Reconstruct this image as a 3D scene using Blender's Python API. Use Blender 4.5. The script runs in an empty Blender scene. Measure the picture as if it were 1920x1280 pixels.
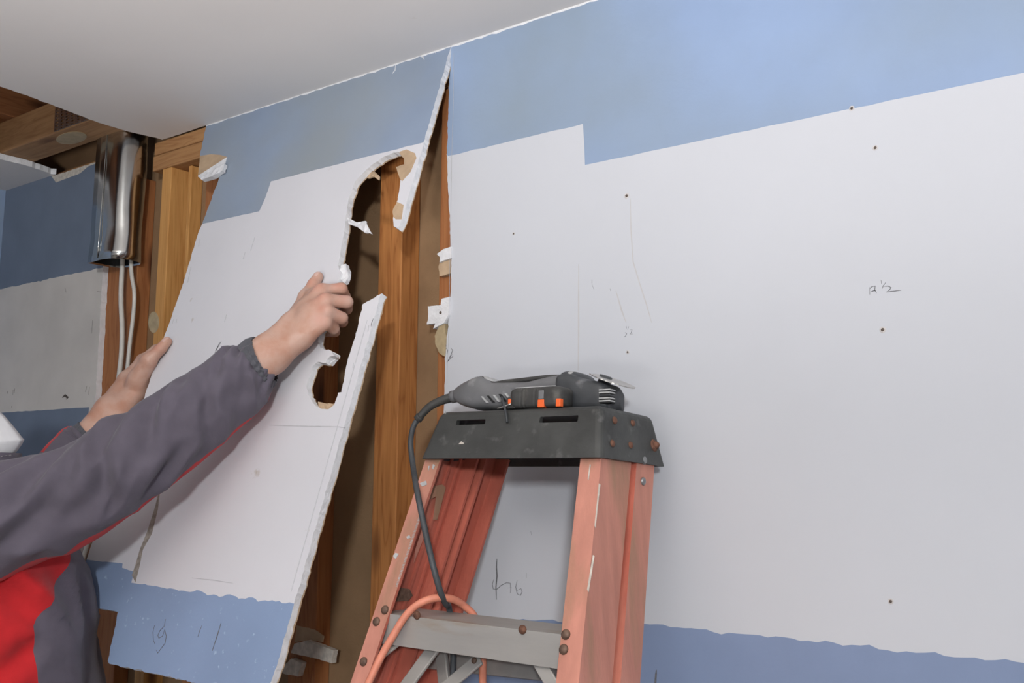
import bpy, bmesh, math, random
import numpy as np
from mathutils import Vector, Matrix, noise
from mathutils.geometry import delaunay_2d_cdt

random.seed(7)
scene = bpy.context.scene
C = scene.collection

# ------------------------------------------------------------------ camera
FPX = 1869.5
YAW, PIT, ROL = (math.radians(a) for a in (36.572, 7.738, 0.4096))
DIST = 1.41                       # camera to wall
CEIL = 2.44
CAM = np.array([0.0, -DIST, 1.609])
cy, sy, cp, sp = math.cos(YAW), math.sin(YAW), math.cos(PIT), math.sin(PIT)
fwd = np.array([-sy * cp, cy * cp, sp]); r0 = np.array([cy, sy, 0.0]); u0 = np.cross(r0, fwd)
rgt = r0 * math.cos(ROL) + u0 * math.sin(ROL); upv = -r0 * math.sin(ROL) + u0 * math.cos(ROL)
cam_data = bpy.data.cameras.new('camera'); cam = bpy.data.objects.new('camera', cam_data); C.objects.link(cam)
cam_data.sensor_width = 36.0; cam_data.lens = 36.0 * FPX / 1920.0
cam_data.clip_start = 0.02
cam.matrix_world = Matrix(((rgt[0], upv[0], -fwd[0], CAM[0]), (rgt[1], upv[1], -fwd[1], CAM[1]),
                           (rgt[2], upv[2], -fwd[2], CAM[2]), (0, 0, 0, 1)))
scene.camera = cam

# ------------------------------------------------------------------ world, lights, exposure
world = bpy.data.worlds.new('world'); scene.world = world; world.use_nodes = True
world.node_tree.nodes['Background'].inputs[0].default_value = (0.75, 0.8, 0.9, 1)
world.node_tree.nodes['Background'].inputs[1].default_value = 0.3
def area_light(name, loc, target, size, power, col):
    l = bpy.data.lights.new(name, 'AREA'); l.shape = 'DISK'; l.size = size; l.energy = power; l.color = col
    o = bpy.data.objects.new(name, l); C.objects.link(o); o.location = loc
    o.rotation_euler = (Vector(target) - Vector(loc)).to_track_quat('-Z', 'Y').to_euler()
    return o
area_light('flash_lamp', (1.80, -3.85, 2.26), (-1.0, 0, 1.70), 0.28, 88, (0.945, 0.98, 1.0))
area_light('bounce_fill', (-0.35, -2.3, 1.30), (-0.45, -1.95, 2.44), 0.6, 58, (1.0, 0.965, 0.935)).data.spread = math.radians(125)  # added unseen uplight, brightens the ceiling and softly fills the room
scene.view_settings.view_transform = 'Standard'
scene.view_settings.look = 'None'
scene.view_settings.exposure = 0.0
scene.view_settings.gamma = 1.0
scene.view_settings.use_curve_mapping = False

# ------------------------------------------------------------------ measuring helpers (photo point -> place on a known plane)
def ray(x, y): return (x - 960) / FPX * rgt - (y - 640) / FPX * upv + fwd
def at(x, y, d): return CAM + ray(x, y) * d
def on_plane(x, y, o, n):
    d = ray(x, y); o = np.asarray(o, float); n = np.asarray(n, float)
    return CAM + d * (np.dot(o - CAM, n) / np.dot(d, n))
def wall_pt(x, y, Y=0.0): return on_plane(x, y, (0, Y, 0), (0, 1, 0))
def ceil_pt(x, y, z=CEIL): return on_plane(x, y, (0, 0, z), (0, 0, 1))
TH = math.radians(18.4)
PN = np.array([0, -math.cos(TH), math.sin(TH)]); PD = np.array([0, -math.sin(TH), -math.cos(TH)]); PO = np.array([0, 0, CEIL])
def panel_pt(x, y, off=0.0): return on_plane(x, y, PO + PN * off, PN)

# ------------------------------------------------------------------ materials
def new_mat(name):
    m = bpy.data.materials.new(name); m.use_nodes = True
    nt = m.node_tree; b = nt.nodes['Principled BSDF']
    return m, nt, b
def lin(c):
    return tuple(((v / 255) / 12.92 if v / 255 <= 0.04045 else ((v / 255 + 0.055) / 1.055) ** 2.4) for v in c)
def node(nt, t, **kw):
    n = nt.nodes.new(t)
    for k, v in kw.items():
        if k in n.inputs.keys(): n.inputs[k].default_value = v
        else: setattr(n, k, v)
    return n
def coords(nt, scale=(1, 1, 1), rot=(0, 0, 0)):
    t = nt.nodes.new('ShaderNodeTexCoord'); m = nt.nodes.new('ShaderNodeMapping')
    m.inputs['Scale'].default_value = scale; m.inputs['Rotation'].default_value = rot
    nt.links.new(t.outputs['Object'], m.inputs['Vector']); return m.outputs['Vector']
def ramp(nt, fac, stops):
    r = nt.nodes.new('ShaderNodeValToRGB'); e = r.color_ramp.elements
    while len(e) < len(stops): e.new(0.5)
    for i, (p, c) in enumerate(stops): e[i].position = p; e[i].color = (*c[:3], 1)
    nt.links.new(fac, r.inputs['Fac']); return r.outputs['Color']
def mix(nt, fac, a, b, mode='MIX'):
    m = nt.nodes.new('ShaderNodeMix'); m.data_type = 'RGBA'; m.blend_type = mode
    for s, v in ((m.inputs[0], fac), (m.inputs[6], a), (m.inputs[7], b)):
        if hasattr(v, 'is_linked'): nt.links.new(v, s)
        elif isinstance(v, (int, float)): s.default_value = v
        else: s.default_value = (*v[:3], 1)
    return m.outputs[2]
def bump(nt, b, h, strength=0.3, dist=0.002):
    n = nt.nodes.new('ShaderNodeBump'); n.inputs['Strength'].default_value = strength; n.inputs['Distance'].default_value = dist
    nt.links.new(h, n.inputs['Height']); nt.links.new(n.outputs[0], b.inputs['Normal'])
def plain(name, col, rough=0.6, var=0.12, scale=30, metal=0.0, bstr=0.15, bscale=120, spec=0.5, dirt=None, dth=(0.66, 0.72), dscale=25, stretch=(1, 1, 1)):
    m, nt, b = new_mat(name); v = coords(nt, stretch)
    n1 = node(nt, 'ShaderNodeTexNoise', Scale=scale, Detail=5.0); nt.links.new(v, n1.inputs['Vector'])
    lo = tuple(x * (1 - var) for x in col); hi = tuple(min(1, x * (1 + var)) for x in col)
    c = ramp(nt, n1.outputs['Fac'], [(0.3, lo), (0.7, hi)])
    if dirt:
        n3 = node(nt, 'ShaderNodeTexNoise', Scale=dscale, Detail=6.0); nt.links.new(v, n3.inputs['Vector'])
        f = ramp(nt, n3.outputs['Fac'], [(dth[0], (0, 0, 0)), (dth[1], (1, 1, 1))])
        c = mix(nt, f, c, dirt)
    nt.links.new(c, b.inputs['Base Color'])
    b.inputs['Roughness'].default_value = rough; b.inputs['Metallic'].default_value = metal
    b.inputs['Specular IOR Level'].default_value = spec
    if bstr:
        n2 = node(nt, 'ShaderNodeTexNoise', Scale=bscale, Detail=4.0); nt.links.new(v, n2.inputs['Vector'])
        bump(nt, b, n2.outputs['Fac'], bstr)
    return m
def wood(name, c1, c2, dark, axis='Z', rough=0.6):
    m, nt, b = new_mat(name)
    sc = {'Z': (14, 14, 1.1), 'X': (1.1, 14, 14), 'Y': (14, 1.1, 14)}[axis]
    v = coords(nt, sc)
    n1 = node(nt, 'ShaderNodeTexNoise', Scale=1.6, Detail=3.0, Distortion=0.6); nt.links.new(v, n1.inputs['Vector'])
    mul = node(nt, 'ShaderNodeMath', operation='MULTIPLY'); mul.inputs[1].default_value = 16
    nt.links.new(n1.outputs['Fac'], mul.inputs[0])
    fr = node(nt, 'ShaderNodeMath', operation='PINGPONG'); fr.inputs[1].default_value = 1
    nt.links.new(mul.outputs[0], fr.inputs[0])
    g = ramp(nt, fr.outputs[0], [(0.0, c1), (0.75, tuple((a * .6 + d * .4) for a, d in zip(c1, c2))), (1.0, c2)])
    n2 = node(nt, 'ShaderNodeTexNoise', Scale=9.0, Detail=6.0); nt.links.new(v, n2.inputs['Vector'])
    g = mix(nt, 0.35, g, ramp(nt, n2.outputs['Fac'], [(0.35, c2), (0.65, c1)]))
    # knots
    sk = {'Z': (11, 11, 3.2), 'X': (3.2, 11, 11), 'Y': (11, 3.2, 11)}[axis]
    vk = coords(nt, sk); vo = node(nt, 'ShaderNodeTexVoronoi', Scale=1.0); nt.links.new(vk, vo.inputs['Vector'])
    kf = ramp(nt, vo.outputs['Distance'], [(0.09, (1, 1, 1)), (0.22, (0, 0, 0))])
    g = mix(nt, kf, g, dark)
    nt.links.new(g, b.inputs['Base Color']); b.inputs['Roughness'].default_value = rough
    b.inputs['Specular IOR Level'].default_value = 0.3
    bump(nt, b, n2.outputs['Fac'], 0.25, 0.002)
    return m
M = {}
M['white'] = plain('white_wall_paper', (0.56, 0.572, 0.612), 0.7, 0.02, 3, bstr=0.05, bscale=60, spec=0.25)
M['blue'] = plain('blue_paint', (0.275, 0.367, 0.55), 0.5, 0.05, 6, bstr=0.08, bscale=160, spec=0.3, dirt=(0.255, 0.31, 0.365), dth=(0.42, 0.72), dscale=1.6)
M['blue_low'] = plain('lower_blue_paint', (0.215, 0.275, 0.42), 0.5, 0.06, 6, bstr=0.08, bscale=160, spec=0.3)
M['panel_low'] = plain('panel_lower_blue', (0.235, 0.315, 0.475), 0.55, 0.06, 6, bstr=0.08, bscale=160, spec=0.3, dirt=(0.36, 0.46, 0.60), dth=(0.66, 0.74), dscale=90)
M['faint'] = plain('faint_line', (0.50, 0.50, 0.525), 0.7, 0.08, 90, bstr=0)
M['crack'] = plain('torn_seam', (0.33, 0.295, 0.26), 0.85, 0.3, 120, bstr=0.5, spec=0.1)
M['panel_white'] = plain('panel_white', (0.635, 0.63, 0.665), 0.7, 0.03, 5, bstr=0.06, bscale=60, spec=0.25, dirt=(0.46, 0.42, 0.38), dth=(0.7, 0.76), dscale=22)
M['panel_blue'] = plain('panel_blue', (0.262, 0.325, 0.435), 0.55, 0.06, 6, bstr=0.08, bscale=160, spec=0.3, dirt=(0.285, 0.315, 0.335), dth=(0.40, 0.66), dscale=2.2)
M['left_white'] = plain('left_wall_white', (0.60, 0.56, 0.52), 0.75, 0.06, 9, bstr=0.08, spec=0.2, dirt=(0.30, 0.27, 0.24), dth=(0.71, 0.76), dscale=16)
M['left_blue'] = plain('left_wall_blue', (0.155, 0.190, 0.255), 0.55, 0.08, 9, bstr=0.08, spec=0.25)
M['gypsum'] = plain('gypsum_core', (0.72, 0.72, 0.74), 0.85, 0.08, 60, bstr=0.7, bscale=220, spec=0.1)
M['paper_edge'] = plain('torn_paper', (0.55, 0.50, 0.44), 0.85, 0.2, 90, bstr=0.4, spec=0.1)
M['kraft'] = plain('kraft_paper', (0.47, 0.34, 0.225), 0.85, 0.12, 40, bstr=0.3, spec=0.1)
M['board'] = plain('brown_board', (0.275, 0.172, 0.095), 0.8, 0.1, 14, bstr=0.3, bscale=260, spec=0.15)
M['ceiling'] = plain('ceiling_white', (0.76, 0.735, 0.72), 0.8, 0.025, 2.5, bstr=0.06, bscale=40, spec=0.2, dirt=(0.66, 0.60, 0.54), dth=(0.72, 0.78), dscale=14)
M['wall_plain'] = plain('plain_wall', (0.55, 0.55, 0.56), 0.8, 0.03, 3, bstr=0.05)
M['floor'] = plain('dusty_floor', (0.20, 0.175, 0.15), 0.8, 0.15, 6, bstr=0.2)
M['wood_yellow'] = wood('yellow_pine', (0.60, 0.315, 0.105), (0.44, 0.20, 0.055), (0.14, 0.055, 0.02))
M['wood_red'] = wood('red_fir', (0.40, 0.165, 0.062), (0.27, 0.095, 0.034), (0.10, 0.035, 0.015))
M['wood_mid'] = wood('mid_fir', (0.50, 0.215, 0.068), (0.30, 0.108, 0.032), (0.12, 0.045, 0.018))
M['wood_x'] = wood('beam_fir', (0.40, 0.225, 0.105), (0.28, 0.14, 0.06), (0.12, 0.05, 0.022), 'X')
M['wood_xr'] = wood('plate_fir', (0.42, 0.225, 0.095), (0.28, 0.125, 0.048), (0.12, 0.045, 0.02), 'X')
M['wood_y'] = wood('joist_fir', (0.30, 0.13, 0.055), (0.20, 0.075, 0.03), (0.08, 0.03, 0.014), 'Y')
M['glue'] = plain('dried_adhesive', (0.42, 0.33, 0.20), 0.5, 0.15, 60, bstr=0.3)
M['pencil'] = plain('pencil_graphite', (0.13, 0.13, 0.14), 0.7, 0.3, 200, bstr=0)
M['pencil_faint'] = plain('faint_pencil', (0.40, 0.40, 0.42), 0.7, 0.1, 200, bstr=0)
M['rust_streak'] = plain('rust_streak', (0.515, 0.50, 0.505), 0.8, 0.05, 40, bstr=0)
M['nail'] = plain('nail_rust', (0.10, 0.075, 0.06), 0.6, 0.3, 300, metal=0.3, bstr=0)
M['nail_rim'] = plain('nail_rust_rim', (0.56, 0.53, 0.52), 0.8, 0.2, 300, bstr=0)
M['cable'] = plain('white_cable', (0.62, 0.59, 0.54), 0.45, 0.06, 40, bstr=0.05)
M['duct'] = plain('galvanised_duct', (0.62, 0.62, 0.60), 0.17, 0.12, 14, metal=1.0, bstr=0.12, bscale=9)
M['strap'] = plain('galvanised_strap', (0.5, 0.49, 0.47), 0.35, 0.15, 40, metal=1.0, bstr=0.1)
M['fiber'] = plain('orange_fibreglass', (0.46, 0.125, 0.085), 0.62, 0.25, 18, bstr=0.35, bscale=240, spec=0.3, dirt=(0.52, 0.25, 0.18), dth=(0.52, 0.75), dscale=9, stretch=(1, 1, 0.18))
M['fiber_face'] = plain('worn_fibreglass', (0.54, 0.235, 0.175), 0.62, 0.13, 40, bstr=0.3, bscale=240, spec=0.3, dirt=(0.34, 0.20, 0.125), dth=(0.48, 0.64), dscale=15, stretch=(1, 1, 0.18))
M['cap'] = plain('black_cap_plastic', (0.048, 0.049, 0.047), 0.5, 0.3, 18, bstr=0.35, bscale=90, spec=0.4, dirt=(0.13, 0.13, 0.125), dth=(0.60, 0.78), dscale=40)
M['alu'] = plain('dull_aluminium', (0.42, 0.40, 0.375), 0.5, 0.12, 20, metal=0.3, bstr=0.15, stretch=(0.2, 1, 1), dirt=(0.36, 0.29, 0.22), dth=(0.60, 0.74), dscale=30)
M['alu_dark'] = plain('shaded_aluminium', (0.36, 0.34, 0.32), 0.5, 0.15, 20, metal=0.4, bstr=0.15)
M['rivet'] = plain('rusty_rivet', (0.14, 0.085, 0.06), 0.6, 0.35, 150, metal=0.3, bstr=0.3)
M['rust_bolt'] = plain('rusty_bolt', (0.15, 0.068, 0.042), 0.75, 0.4, 150, metal=0.2, bstr=0.4)
M['zinc'] = plain('zinc_rivet', (0.30, 0.30, 0.30), 0.45, 0.15, 150, metal=0.7, bstr=0.1)
M['cord_grey'] = plain('black_rubber_cord', (0.055, 0.06, 0.066), 0.55, 0.3, 30, bstr=0.2)
M['cord_orange'] = plain('orange_cord', (0.66, 0.235, 0.15), 0.5, 0.12, 60, bstr=0.2)
M['tool_grey'] = plain('tool_grey_plastic', (0.155, 0.155, 0.16), 0.5, 0.12, 25, bstr=0.15, dirt=(0.30, 0.30, 0.30), dth=(0.62, 0.8), dscale=30)
M['tool_dark'] = plain('tool_dark_plastic', (0.05, 0.053, 0.058), 0.45, 0.25, 25, bstr=0.2, dirt=(0.2, 0.2, 0.21), dth=(0.58, 0.8), dscale=35)
M['tool_rubber'] = plain('tool_black_rubber', (0.045, 0.044, 0.042), 0.65, 0.25, 60, bstr=0.25, dirt=(0.12, 0.115, 0.10), dth=(0.55, 0.8), dscale=40)
M['dusty'] = plain('dusty_light_plastic', (0.42, 0.42, 0.42), 0.6, 0.3, 60, bstr=0.2)
M['orange'] = plain('orange_plastic', (0.85, 0.14, 0.03), 0.45, 0.05, 40, bstr=0)
M['steel'] = plain('steel_blade', (0.55, 0.53, 0.50), 0.35, 0.15, 40, metal=0.9, bstr=0.1)
M['black'] = plain('black_void_shade', (0.01, 0.01, 0.01), 0.7, 0.1, 40, bstr=0)  # near-black, stands in for the shade inside duct and vents
M['mask'] = plain('white_mask_cloth', (0.74, 0.74, 0.76), 0.85, 0.03, 60, bstr=0.25, bscale=500, spec=0.15)
M['hair'] = plain('brown_hair', (0.05, 0.03, 0.018), 0.55, 0.4, 90, bstr=0.6, bscale=200)
M['trousers'] = plain('grey_trousers', (0.09, 0.085, 0.095), 0.85, 0.15, 30, bstr=0.3)
M['shoe'] = plain('dark_shoe_leather', (0.035, 0.03, 0.027), 0.6, 0.2, 30, bstr=0.3)

def cloth(name, col):
    m, nt, b = new_mat(name); v = coords(nt)
    n1 = node(nt, 'ShaderNodeTexNoise', Scale=22.0, Detail=4.0); nt.links.new(v, n1.inputs['Vector'])
    c = ramp(nt, n1.outputs['Fac'], [(0.3, tuple(x * .88 for x in col)), (0.7, tuple(x * 1.12 for x in col))])
    nt.links.new(c, b.inputs['Base Color']); b.inputs['Roughness'].default_value = 0.88
    b.inputs['Specular IOR Level'].default_value = 0.2
    b.inputs['Sheen Weight'].default_value = 0.15
    n2 = node(nt, 'ShaderNodeTexNoise', Scale=700.0, Detail=2.0); nt.links.new(v, n2.inputs['Vector'])
    n3 = node(nt, 'ShaderNodeTexNoise', Scale=14.0, Detail=2.0); nt.links.new(v, n3.inputs['Vector'])
    ad = node(nt, 'ShaderNodeMath', operation='MULTIPLY_ADD'); ad.inputs[1].default_value = 0.12
    nt.links.new(n2.outputs['Fac'], ad.inputs[0]); nt.links.new(n3.outputs['Fac'], ad.inputs[2])
    bump(nt, b, ad.outputs[0], 0.35, 0.006)
    return m
M['jacket'] = cloth('grey_jacket_cloth', (0.106, 0.093, 0.119))
M['jacket_red'] = cloth('red_jacket_cloth', (0.47, 0.018, 0.022))
M['cuff'] = cloth('cuff_cloth', (0.085, 0.085, 0.098))

def skin_mat():
    m, nt, b = new_mat('skin'); v = coords(nt)
    n1 = node(nt, 'ShaderNodeTexNoise', Scale=32.0, Detail=4.0); nt.links.new(v, n1.inputs['Vector'])
    c = ramp(nt, n1.outputs['Fac'], [(0.28, (0.45, 0.235, 0.165)), (0.5, (0.50, 0.305, 0.235)), (0.72, (0.53, 0.35, 0.285))])
    a = nt.nodes.new('ShaderNodeAttribute'); a.attribute_name = 'flush'
    c = mix(nt, a.outputs['Fac'], c, (0.56, 0.24, 0.18))
    a2 = nt.nodes.new('ShaderNodeAttribute'); a2.attribute_name = 'nail'
    c = mix(nt, a2.outputs['Fac'], c, (0.62, 0.42, 0.37))
    nt.links.new(c, b.inputs['Base Color']); b.inputs['Roughness'].default_value = 0.5
    b.inputs['Subsurface Weight'].default_value = 0.12; b.inputs['Subsurface Radius'].default_value = (0.008, 0.003, 0.0015)
    b.inputs['Subsurface Scale'].default_value = 0.5
    b.inputs['Specular IOR Level'].default_value = 0.35
    n2 = node(nt, 'ShaderNodeTexNoise', Scale=260.0, Detail=4.0); nt.links.new(v, n2.inputs['Vector'])
    bump(nt, b, n2.outputs['Fac'], 0.25, 0.0015)
    return m
M['skin'] = skin_mat()

# ------------------------------------------------------------------ object helpers
def tag(o, label=None, cat=None, group=None, kind=None):
    if label: o['label'] = label
    if cat: o['category'] = cat
    if group: o['group'] = group
    if kind: o['kind'] = kind
    return o
def put(name, me, mats, parent=None):
    if not isinstance(mats, (list, tuple)): mats = [mats]
    for m in mats: me.materials.append(M[m] if isinstance(m, str) else m)
    o = bpy.data.objects.new(name, me); C.objects.link(o)
    if parent is not None:
        o.parent = parent
        w = Matrix.Identity(4); p = parent
        while p is not None: w = p.matrix_basis @ w if p.parent is None else p.matrix_parent_inverse @ p.matrix_basis @ w; p = p.parent
        o.matrix_parent_inverse = w.inverted()
    return o
def empty(name, loc):
    o = bpy.data.objects.new(name, None); C.objects.link(o); o.location = loc; o.empty_display_size = 0.1
    return o
def mesh(name, verts, faces, mi=None, smooth=False):
    me = bpy.data.meshes.new(name); me.from_pydata([tuple(map(float, v)) for v in verts], [], faces)
    if mi is not None: me.polygons.foreach_set('material_index', mi)
    if smooth: me.polygons.foreach_set('use_smooth', [True] * len(me.polygons))
    me.update(); return me
def fix_normals(me):
    bm = bmesh.new(); bm.from_mesh(me); bmesh.ops.recalc_face_normals(bm, faces=bm.faces); bm.to_mesh(me); bm.free(); return me
def box_mesh(name, lo, hi, bev=0.0, frame=None, jig=0.0):
    bm = bmesh.new(); bmesh.ops.create_cube(bm, size=1.0)
    for v in bm.verts:
        v.co = Vector([lo[i] + (v.co[i] + .5) * (hi[i] - lo[i]) for i in range(3)])
    if bev: bmesh.ops.bevel(bm, geom=list(bm.edges), offset=bev, segments=2, affect='EDGES', profile=0.5)
    if frame is not None:
        o, a, b, c = [Vector(k) for k in frame]
        for v in bm.verts: v.co = o + a * v.co.x + b * v.co.y + c * v.co.z
    bmesh.ops.recalc_face_normals(bm, faces=bm.faces)
    me = bpy.data.meshes.new(name); bm.to_mesh(me); bm.free(); return me
def hexa(name, c8, bev=0.002, keep_bottom=False, seg=2):
    """eight corners: bottom four then top four, same winding"""
    me = mesh(name, c8, [(0, 3, 2, 1), (4, 5, 6, 7), (0, 1, 5, 4), (1, 2, 6, 5), (2, 3, 7, 6), (3, 0, 4, 7)])
    bm = bmesh.new(); bm.from_mesh(me)
    if bev:
        bm.verts.ensure_lookup_table(); low = set(bm.verts[:4])
        bmesh.ops.bevel(bm, geom=[e for e in bm.edges if not (keep_bottom and e.verts[0] in low and e.verts[1] in low)], offset=bev, segments=seg, affect='EDGES', profile=0.5)
    bmesh.ops.recalc_face_normals(bm, faces=bm.faces); bm.to_mesh(me); bm.free(); return me
def catmull(pts, n):
    P = [np.asarray(p, float) for p in pts]; P = [2 * P[0] - P[1]] + P + [2 * P[-1] - P[-2]]; out = []
    segs = len(P) - 3
    for k in range(n):
        t = k / (n - 1) * segs; i = min(int(t), segs - 1); t -= i
        a, b, c, d = P[i:i + 4]
        out.append(0.5 * (2 * b + (c - a) * t + (2 * a - 5 * b + 4 * c - d) * t * t + (3 * b - a - 3 * c + d) * t ** 3))
    return out
def tube_mesh(name, pts, rad, n=60, seg=12, smooth=True, curve=True):
    P = catmull(pts, n) if curve else [np.asarray(p, float) for p in pts]
    n = len(P); V = []; Fc = []; prev = None
    for i, p in enumerate(P):
        t = P[min(i + 1, n - 1)] - P[max(i - 1, 0)]; t /= np.linalg.norm(t)
        if prev is None:
            a = np.cross(t, (0.3, 0.2, 1.0)); 
        else: a = prev - t * np.dot(prev, t)
        a /= np.linalg.norm(a); b = np.cross(t, a); prev = a
        rr = rad(i / (n - 1)) if callable(rad) else rad
        for k in range(seg):
            an = 2 * math.pi * k / seg; V.append(p + rr * (a * math.cos(an) + b * math.sin(an)))
    for i in range(n - 1):
        for k in range(seg):
            Fc.append((i * seg + k, i * seg + (k + 1) % seg, (i + 1) * seg + (k + 1) % seg, (i + 1) * seg + k))
    Fc.append(tuple(range(seg))[::-1]); Fc.append(tuple((n - 1) * seg + k for k in range(seg)))
    return fix_normals(mesh(name, V, Fc, smooth=smooth))
def loft_mesh(name, rings, caps=True, smooth=True, mi_fn=None):
    n = len(rings); s = len(rings[0]); V = [v for r_ in rings for v in r_]; Fc = []; mi = []
    for i in range(n - 1):
        for k in range(s):
            Fc.append((i * s + k, i * s + (k + 1) % s, (i + 1) * s + (k + 1) % s, (i + 1) * s + k))
            mi.append(mi_fn(i, k) if mi_fn else 0)
    if caps:
        Fc.append(tuple(range(s))[::-1]); Fc.append(tuple((n - 1) * s + k for k in range(s))); mi += [0, 0]
    return fix_normals(mesh(name, V, Fc, mi, smooth))
def inpoly(p, poly):
    x, y = p; c = False; n = len(poly)
    for i in range(n):
        x1, y1 = poly[i]; x2, y2 = poly[(i + 1) % n]
        if (y1 > y) != (y2 > y) and x < (x2 - x1) * (y - y1) / (y2 - y1) + x1: c = not c
    return c
def ragged(pts, step, amp, closed=False, seed=0, keep=None):
    out = []; n = len(pts)
    for i in range(n if closed else n - 1):
        a = np.array(pts[i], float); b = np.array(pts[(i + 1) % n], float); L = np.linalg.norm(b - a)
        am = amp[i] if isinstance(amp, (list, tuple)) else amp
        k = max(1, int(L / step)) if am > 0 else 1
        nn = np.array([-(b - a)[1], (b - a)[0]]) / max(L, 1e-9)
        for j in range(k):
            p = a + (b - a) * j / k
            if j > 0:
                h = noise.noise(Vector((p[0] * 55 + seed, p[1] * 55, seed))) + 0.7 * noise.noise(Vector((p[0] * 190 + seed, p[1] * 190, seed + 3)))
                p = p + nn * am * h
            out.append(tuple(p))
    if not closed: out.append(tuple(pts[-1]))
    return out
def sheet(name, outer, regions, thick, to3d, nrm, mats, parent=None, core=1, back=None, fringe_slot=None):
    """outer: 2-D outline; regions: [(polygon, slot)] painted in order; front face in slot 0 unless inside a region"""
    V = [Vector(p) for p in outer]; no = len(V); E_ = []
    for poly, _ in regions:
        s = len(V); V += [Vector(p) for p in poly]; E_ += [(s + i, s + (i + 1) % len(poly)) for i in range(len(poly))]
    vs, es, fs, *_ = delaunay_2d_cdt(V, E_, [list(range(no))], 1, 1e-6)
    nrm = np.asarray(nrm, float); n = len(vs)
    P = [np.asarray(to3d(v.x, v.y)) for v in vs]; VV = P + [p - nrm * thick for p in P]
    Fc = []; mi = []; cnt = {}
    for f in fs:
        f = list(f); c = (sum(vs[i].x for i in f) / len(f), sum(vs[i].y for i in f) / len(f)); slot = 0
        if not inpoly(c, outer): continue
        for poly, sl in regions:
            if inpoly(c, poly): slot = sl
        a, b, cc = P[f[0]], P[f[1]], P[f[2]]
        if np.dot(np.cross(b - a, cc - a), nrm) < 0: f = f[::-1]
        Fc.append(tuple(f)); mi.append(slot)
        Fc.append(tuple(i + n for i in f[::-1])); mi.append(back if back is not None else core)
        for i in range(len(f)):
            e = (f[i], f[(i + 1) % len(f)]); cnt[e] = cnt.get(e, 0) + 1
    mid = {}
    for (a, b) in list(cnt):
        if (b, a) in cnt: continue
        if fringe_slot is None:
            Fc.append((b, a, a + n, b + n)); mi.append(core); continue
        m_ = []
        for i in (a, b):                                  # brown backing paper shows along the rear of the broken edge
            if i not in mid:
                mid[i] = len(VV); VV.append(P[i] - nrm * thick * (.84 + .12 * noise.noise(Vector(P[i]) * 70)))
            m_.append(mid[i])
        Fc.append((b, a, m_[0], m_[1])); mi.append(core)
        Fc.append((m_[1], m_[0], a + n, b + n)); mi.append(fringe_slot)
    me = mesh(name, VV, Fc, mi); bm = bmesh.new(); bm.from_mesh(me)
    bmesh.ops.delete(bm, geom=[v for v in bm.verts if not v.link_faces], context='VERTS'); bm.to_mesh(me); bm.free()
    return put(name, me, mats, parent)
def ribbon(name, pts3, width, nrm, mat, parent, lift=0.0006):
    P = [np.asarray(p, float) for p in pts3]; nrm = np.asarray(nrm, float); V = []; Fc = []
    for i, p in enumerate(P):
        t = P[min(i + 1, len(P) - 1)] - P[max(i - 1, 0)]; t /= max(np.linalg.norm(t), 1e-9); s = np.cross(nrm, t)
        w = width * (0.35 if i in (0, len(P) - 1) else 1.0)
        for q in (s * w / 2, -s * w / 2): V += [p + q + nrm * lift, p + q]
    for i in range(len(P) - 1):
        a = i * 4; b = a + 4
        Fc += [(a, b, b + 2, a + 2), (a, a + 1, b + 1, b), (a + 2, b + 2, b + 3, a + 3)]
    return put(name, fix_normals(mesh(name, V, Fc)), mat, parent)
def dome(name, p, nrm, rad, h, mat, parent, seg=14):
    nrm = np.asarray(nrm, float); nrm = nrm / np.linalg.norm(nrm); a = np.cross(nrm, (0.31, 0.17, 0.93)); a /= np.linalg.norm(a); b = np.cross(nrm, a); p = np.asarray(p, float)
    V = []; Fc = []; prof = [(1.0, -0.2), (1.0, 0.25), (0.85, 0.65), (0.5, 0.95)]
    for (rr, hh) in prof:
        for k in range(seg):
            an = 2 * math.pi * k / seg; V.append(p + rad * rr * (a * math.cos(an) + b * math.sin(an)) + nrm * h * hh)
    V.append(p + nrm * h)
    for i in range(len(prof) - 1):
        for k in range(seg): Fc.append((i * seg + k, i * seg + (k + 1) % seg, (i + 1) * seg + (k + 1) % seg, (i + 1) * seg + k))
    t = len(V) - 1; i = len(prof) - 1
    for k in range(seg): Fc.append((i * seg + k, i * seg + (k + 1) % seg, t))
    return put(name, fix_normals(mesh(name, V, Fc, smooth=True)), mat, parent)

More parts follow.
